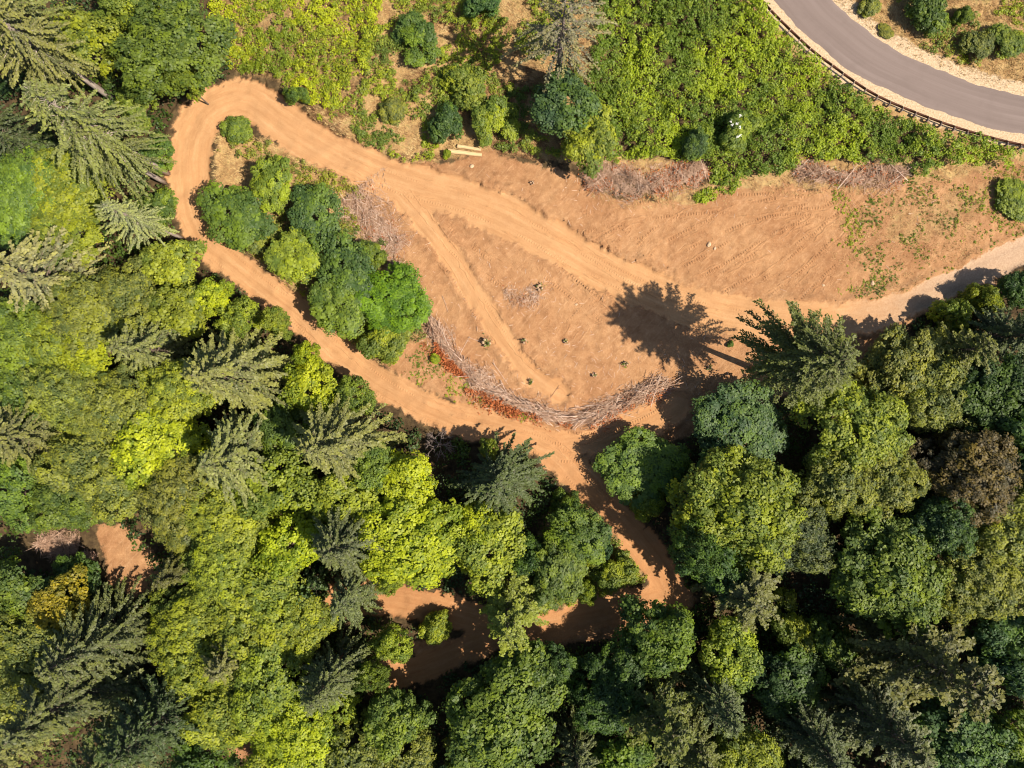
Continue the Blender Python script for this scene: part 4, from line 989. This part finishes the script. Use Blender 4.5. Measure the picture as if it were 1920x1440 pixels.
dead_bush(827, 832, 2.0, 5.5, 'dead leafless grey bush in the dark gap beside the lower track')

fl = [o for o in COL.objects if o.get('label', '').startswith('shrub dotted')][0]
q = np.random.default_rng(4)
for i in range(7):
    a = q.random() * 6.28; rr = q.uniform(.2, .75) * 2.0
    n = 14; P = q.normal(size=(n, 3)) * np.array([.06, .06, .03]); V, F = leaf_arrays(P, np.tile([0, 0, 1.], (n, 1)) + q.normal(size=(n, 3)) * .3, np.full(n, .085), q)
    o = link('flower_cluster', make_mesh('flower_cluster', V, F), M_FLOWER, fl); o.location = (rr * math.cos(a), rr * math.sin(a), 3.55 - .35 * rr)

# ------------------------------------------------------------------ tread marks, clods and litter on the bare soil
def treads(lines, label, width=.46, pitch=.30, amp=.085):
    Vs = []; Fs = []; A = {k: [] for k in ('w_road', 'w_soil', 'w_grass', 'w_gravel', 'across', 'along')}; n0 = 0
    for pts in lines:
        L = smooth_line(GP(pts), .3); d = np.r_[0, np.cumsum(np.linalg.norm(np.diff(L, axis=0), axis=1))]
        for off in (-.95, .95):
            s = np.arange(0, d[-1], pitch / 4); P = np.stack([np.interp(s, d, L[:, 0]), np.interp(s, d, L[:, 1])], 1)
            tg = unit(np.gradient(P, axis=0)); nn = np.stack([-tg[:, 1], tg[:, 0]], 1)
            us = np.array([-.5, -.25, .0, .25, .5]) * width
            fade = np.clip((fbm(s * .35, s * 0 + off * 9 + n0, 401, 2) - .30) * 4, 0, 1) * np.clip(np.minimum(s, d[-1] - s), 0, 1)
            W = []
            for j, u in enumerate(us):
                p = P + nn * (off + u); z = zat(p[:, 0], p[:, 1])
                rib = np.abs(((s / pitch) % 1) - .5) * 2
                z = z + np.where(abs(u) > .49 * width, -.06, (-.012 + (rib - .35) * amp * 2.2) * fade - .05 * (1 - fade))
                W.append(np.c_[p, z])
            W = np.stack(W, 1); m = len(s)
            i = (np.arange(m - 1)[:, None] * 5 + np.arange(4)[None]).ravel() + n0
            Vs.append(W.reshape(-1, 3)); Fs.append(np.stack([i, i + 1, i + 6, i + 5], 1)); n0 += m * 5
        for off in (-1.35, -.55, .55, 1.35):          # loose soil pushed up beside each track
            s = np.arange(0, d[-1], .12); P = np.stack([np.interp(s, d, L[:, 0]), np.interp(s, d, L[:, 1])], 1)
            tg = unit(np.gradient(P, axis=0)); nn = np.stack([-tg[:, 1], tg[:, 0]], 1); W = []
            hh = .12 * np.clip((fbm(s * .3, s * 0 + off * 5 + n0, 411, 3) - .44) * 5, -.3, 1) * np.clip(np.minimum(s, d[-1] - s), 0, 1) * (.5 + vnoise(s * 3, s * 0 + n0, 7))
            for u, f in ((-.16, -.06), (0, 1), (.16, -.06)):
                p = P + nn * (off + u + (vnoise(s * 1.5, s * 0 + n0, 9) - .5) * .25)[:, None]; z = zat(p[:, 0], p[:, 1]); W.append(np.c_[p, z + (hh if f == 1 else np.full(len(s), -.06))])
            W = np.stack(W, 1); m = len(s); i = (np.arange(m - 1)[:, None] * 3 + np.arange(2)[None]).ravel() + n0
            Vs.append(W.reshape(-1, 3)); Fs.append(np.stack([i, i + 1, i + 4, i + 3], 1)); n0 += m * 3
    V = np.concatenate(Vs); p = plan(V[:, 0], V[:, 1])
    at_ = {'w_' + k: p[k] for k in ('road', 'soil', 'grass', 'gravel')}; at_['across'] = p['across']; at_['along'] = p['along']
    o = link('tread_marks', make_mesh('tread_marks', V, np.concatenate(Fs)[:, ::-1], at_, False, 'POINT'), M_EARTH, kind='stuff'); o['label'] = label; o['category'] = 'tread marks'
treads([[(1080, 425), (1180, 400), (1300, 385), (1420, 380), (1560, 372)], [(1250, 470), (1330, 430), (1420, 395), (1500, 385), (1580, 400)], [(1280, 520), (1370, 470), (1450, 420), (1530, 395)], [(1380, 520), (1450, 470), (1520, 420), (1590, 385)], [(1430, 545), (1500, 490), (1560, 430), (1600, 400)], [(1200, 480), (1240, 440), (1330, 400)], [(1120, 470), (1170, 440), (1220, 425)],
        [(1050, 825), (1130, 828), (1210, 800), (1260, 770)], [(1020, 845), (1090, 850), (1150, 825), (1220, 800)], [(1020, 500), (1080, 545), (1150, 600)], [(820, 430), (880, 480), (960, 530)], [(1480, 560), (1540, 500), (1600, 450)], [(1340, 540), (1400, 505), (1460, 480)]], 'ribbed bulldozer tread marks pressed into the bare soil of the clearing')
treads([[(745, 365), (795, 425), (850, 495), (905, 585), (950, 655), (1010, 715)], [(640, 300), (760, 350), (860, 378), (960, 418), (1060, 470), (1180, 532), (1310, 582), (1440, 606)], [(400, 465), (480, 532), (555, 588), (630, 660), (720, 728), (830, 782), (950, 815)], [(960, 815), (1040, 850), (1100, 912), (1165, 985)], [(1000, 440), (1100, 500), (1200, 555), (1330, 600)], [(1060, 640), (1100, 590), (1160, 560)], [(1180, 470), (1150, 420), (1200, 400)]], 'faint tread marks along the dirt road and tracks', amp=.045)

def clods():
    q = np.random.default_rng(55); n = 70000
    x, y = scatter(n, *(-22, 58, -10, 27), q); p = plan(x, y)
    k = (p['soil'] > .6) & (p['road'] < .4) & (fbm(x * .35, y * .35, 501, 3) + q.random(n) * .3 > .60); x = x[k]; y = y[k]; n = len(x)
    z = zat(x, y); r = np.clip(.035 * np.exp(q.normal(size=n) * .6), .02, .16)
    O = np.array([(1, 0, 0), (-.5, .87, 0), (-.5, -.87, 0), (0, 0, .9)])
    a = q.random(n) * 6.28; ca, sa = np.cos(a), np.sin(a)
    V = np.stack([np.stack([x + r * (o[0] * ca - o[1] * sa) * q.uniform(.8, 1.3, n), y + r * (o[0] * sa + o[1] * ca), z - .01 + o[2] * r], 1) for o in O], 1).reshape(-1, 3)
    b_ = np.arange(n)[:, None] * 4; F = np.concatenate([b_ + np.array([t]) for t in ([0, 1, 3], [1, 2, 3], [2, 0, 3])])
    p = plan(V[:, 0], V[:, 1]); A = {'w_' + k: p[k] for k in ('road', 'soil', 'grass', 'gravel')}; A['across'] = p['across']; A['along'] = p['along']
    o = link('soil_clods', make_mesh('soil_clods', V, F, A, False, 'POINT'), M_EARTH, kind='stuff'); o['label'] = 'small clods of orange soil strewn over the clearing'; o['category'] = 'soil'
clods()
def litter():
    q = np.random.default_rng(66); n = 7000
    x, y = scatter(n, -20, 50, -12, 27, q); p = plan(x, y)
    pl = np.minimum.reduce([poly_dist(x, y, GP(l), False)[0] for l in ([(648, 375), (712, 440), (735, 475), (795, 590)], [(805, 600), (885, 700), (985, 765), (1085, 786), (1255, 718)], [(950, 550), (1010, 560)], [(1100, 350), (1322, 325)], [(1490, 318), (1695, 325)], [(1050, 660), (1180, 700)])])
    k = (p['soil'] > .4) & (p['road'] < .3) & (q.random(n) < np.exp(-pl / 2.0) + .022); x = x[k]; y = y[k]; n = len(x)
    z = zat(x, y) + .03; a = q.random(n) * 6.28; l = q.uniform(.15, .7, n); r = q.uniform(.01, .022, n)
    D = np.stack([np.cos(a), np.sin(a), a * 0], 1) * l[:, None] / 2; S_ = np.stack([-np.sin(a), np.cos(a), a * 0], 1) * r[:, None]; P = np.stack([x, y, z], 1); U = np.array([0, 0, 1]) * r[:, None]
    V = np.stack([P - D + S_ - U, P - D + U, P - D - S_ - U, P + D + S_ - U, P + D + U, P + D - S_ - U], 1).reshape(-1, 3)
    b_ = np.arange(n)[:, None] * 6; F = np.concatenate([b_ + np.array([[0, 1, 4, 3]]), b_ + np.array([[1, 2, 5, 4]])])
    o = link('twig_litter', make_mesh('twig_litter', V, F), M_BRANCH, kind='stuff'); o['label'] = 'broken twigs littering the bare soil'; o['category'] = 'twigs'
litter()
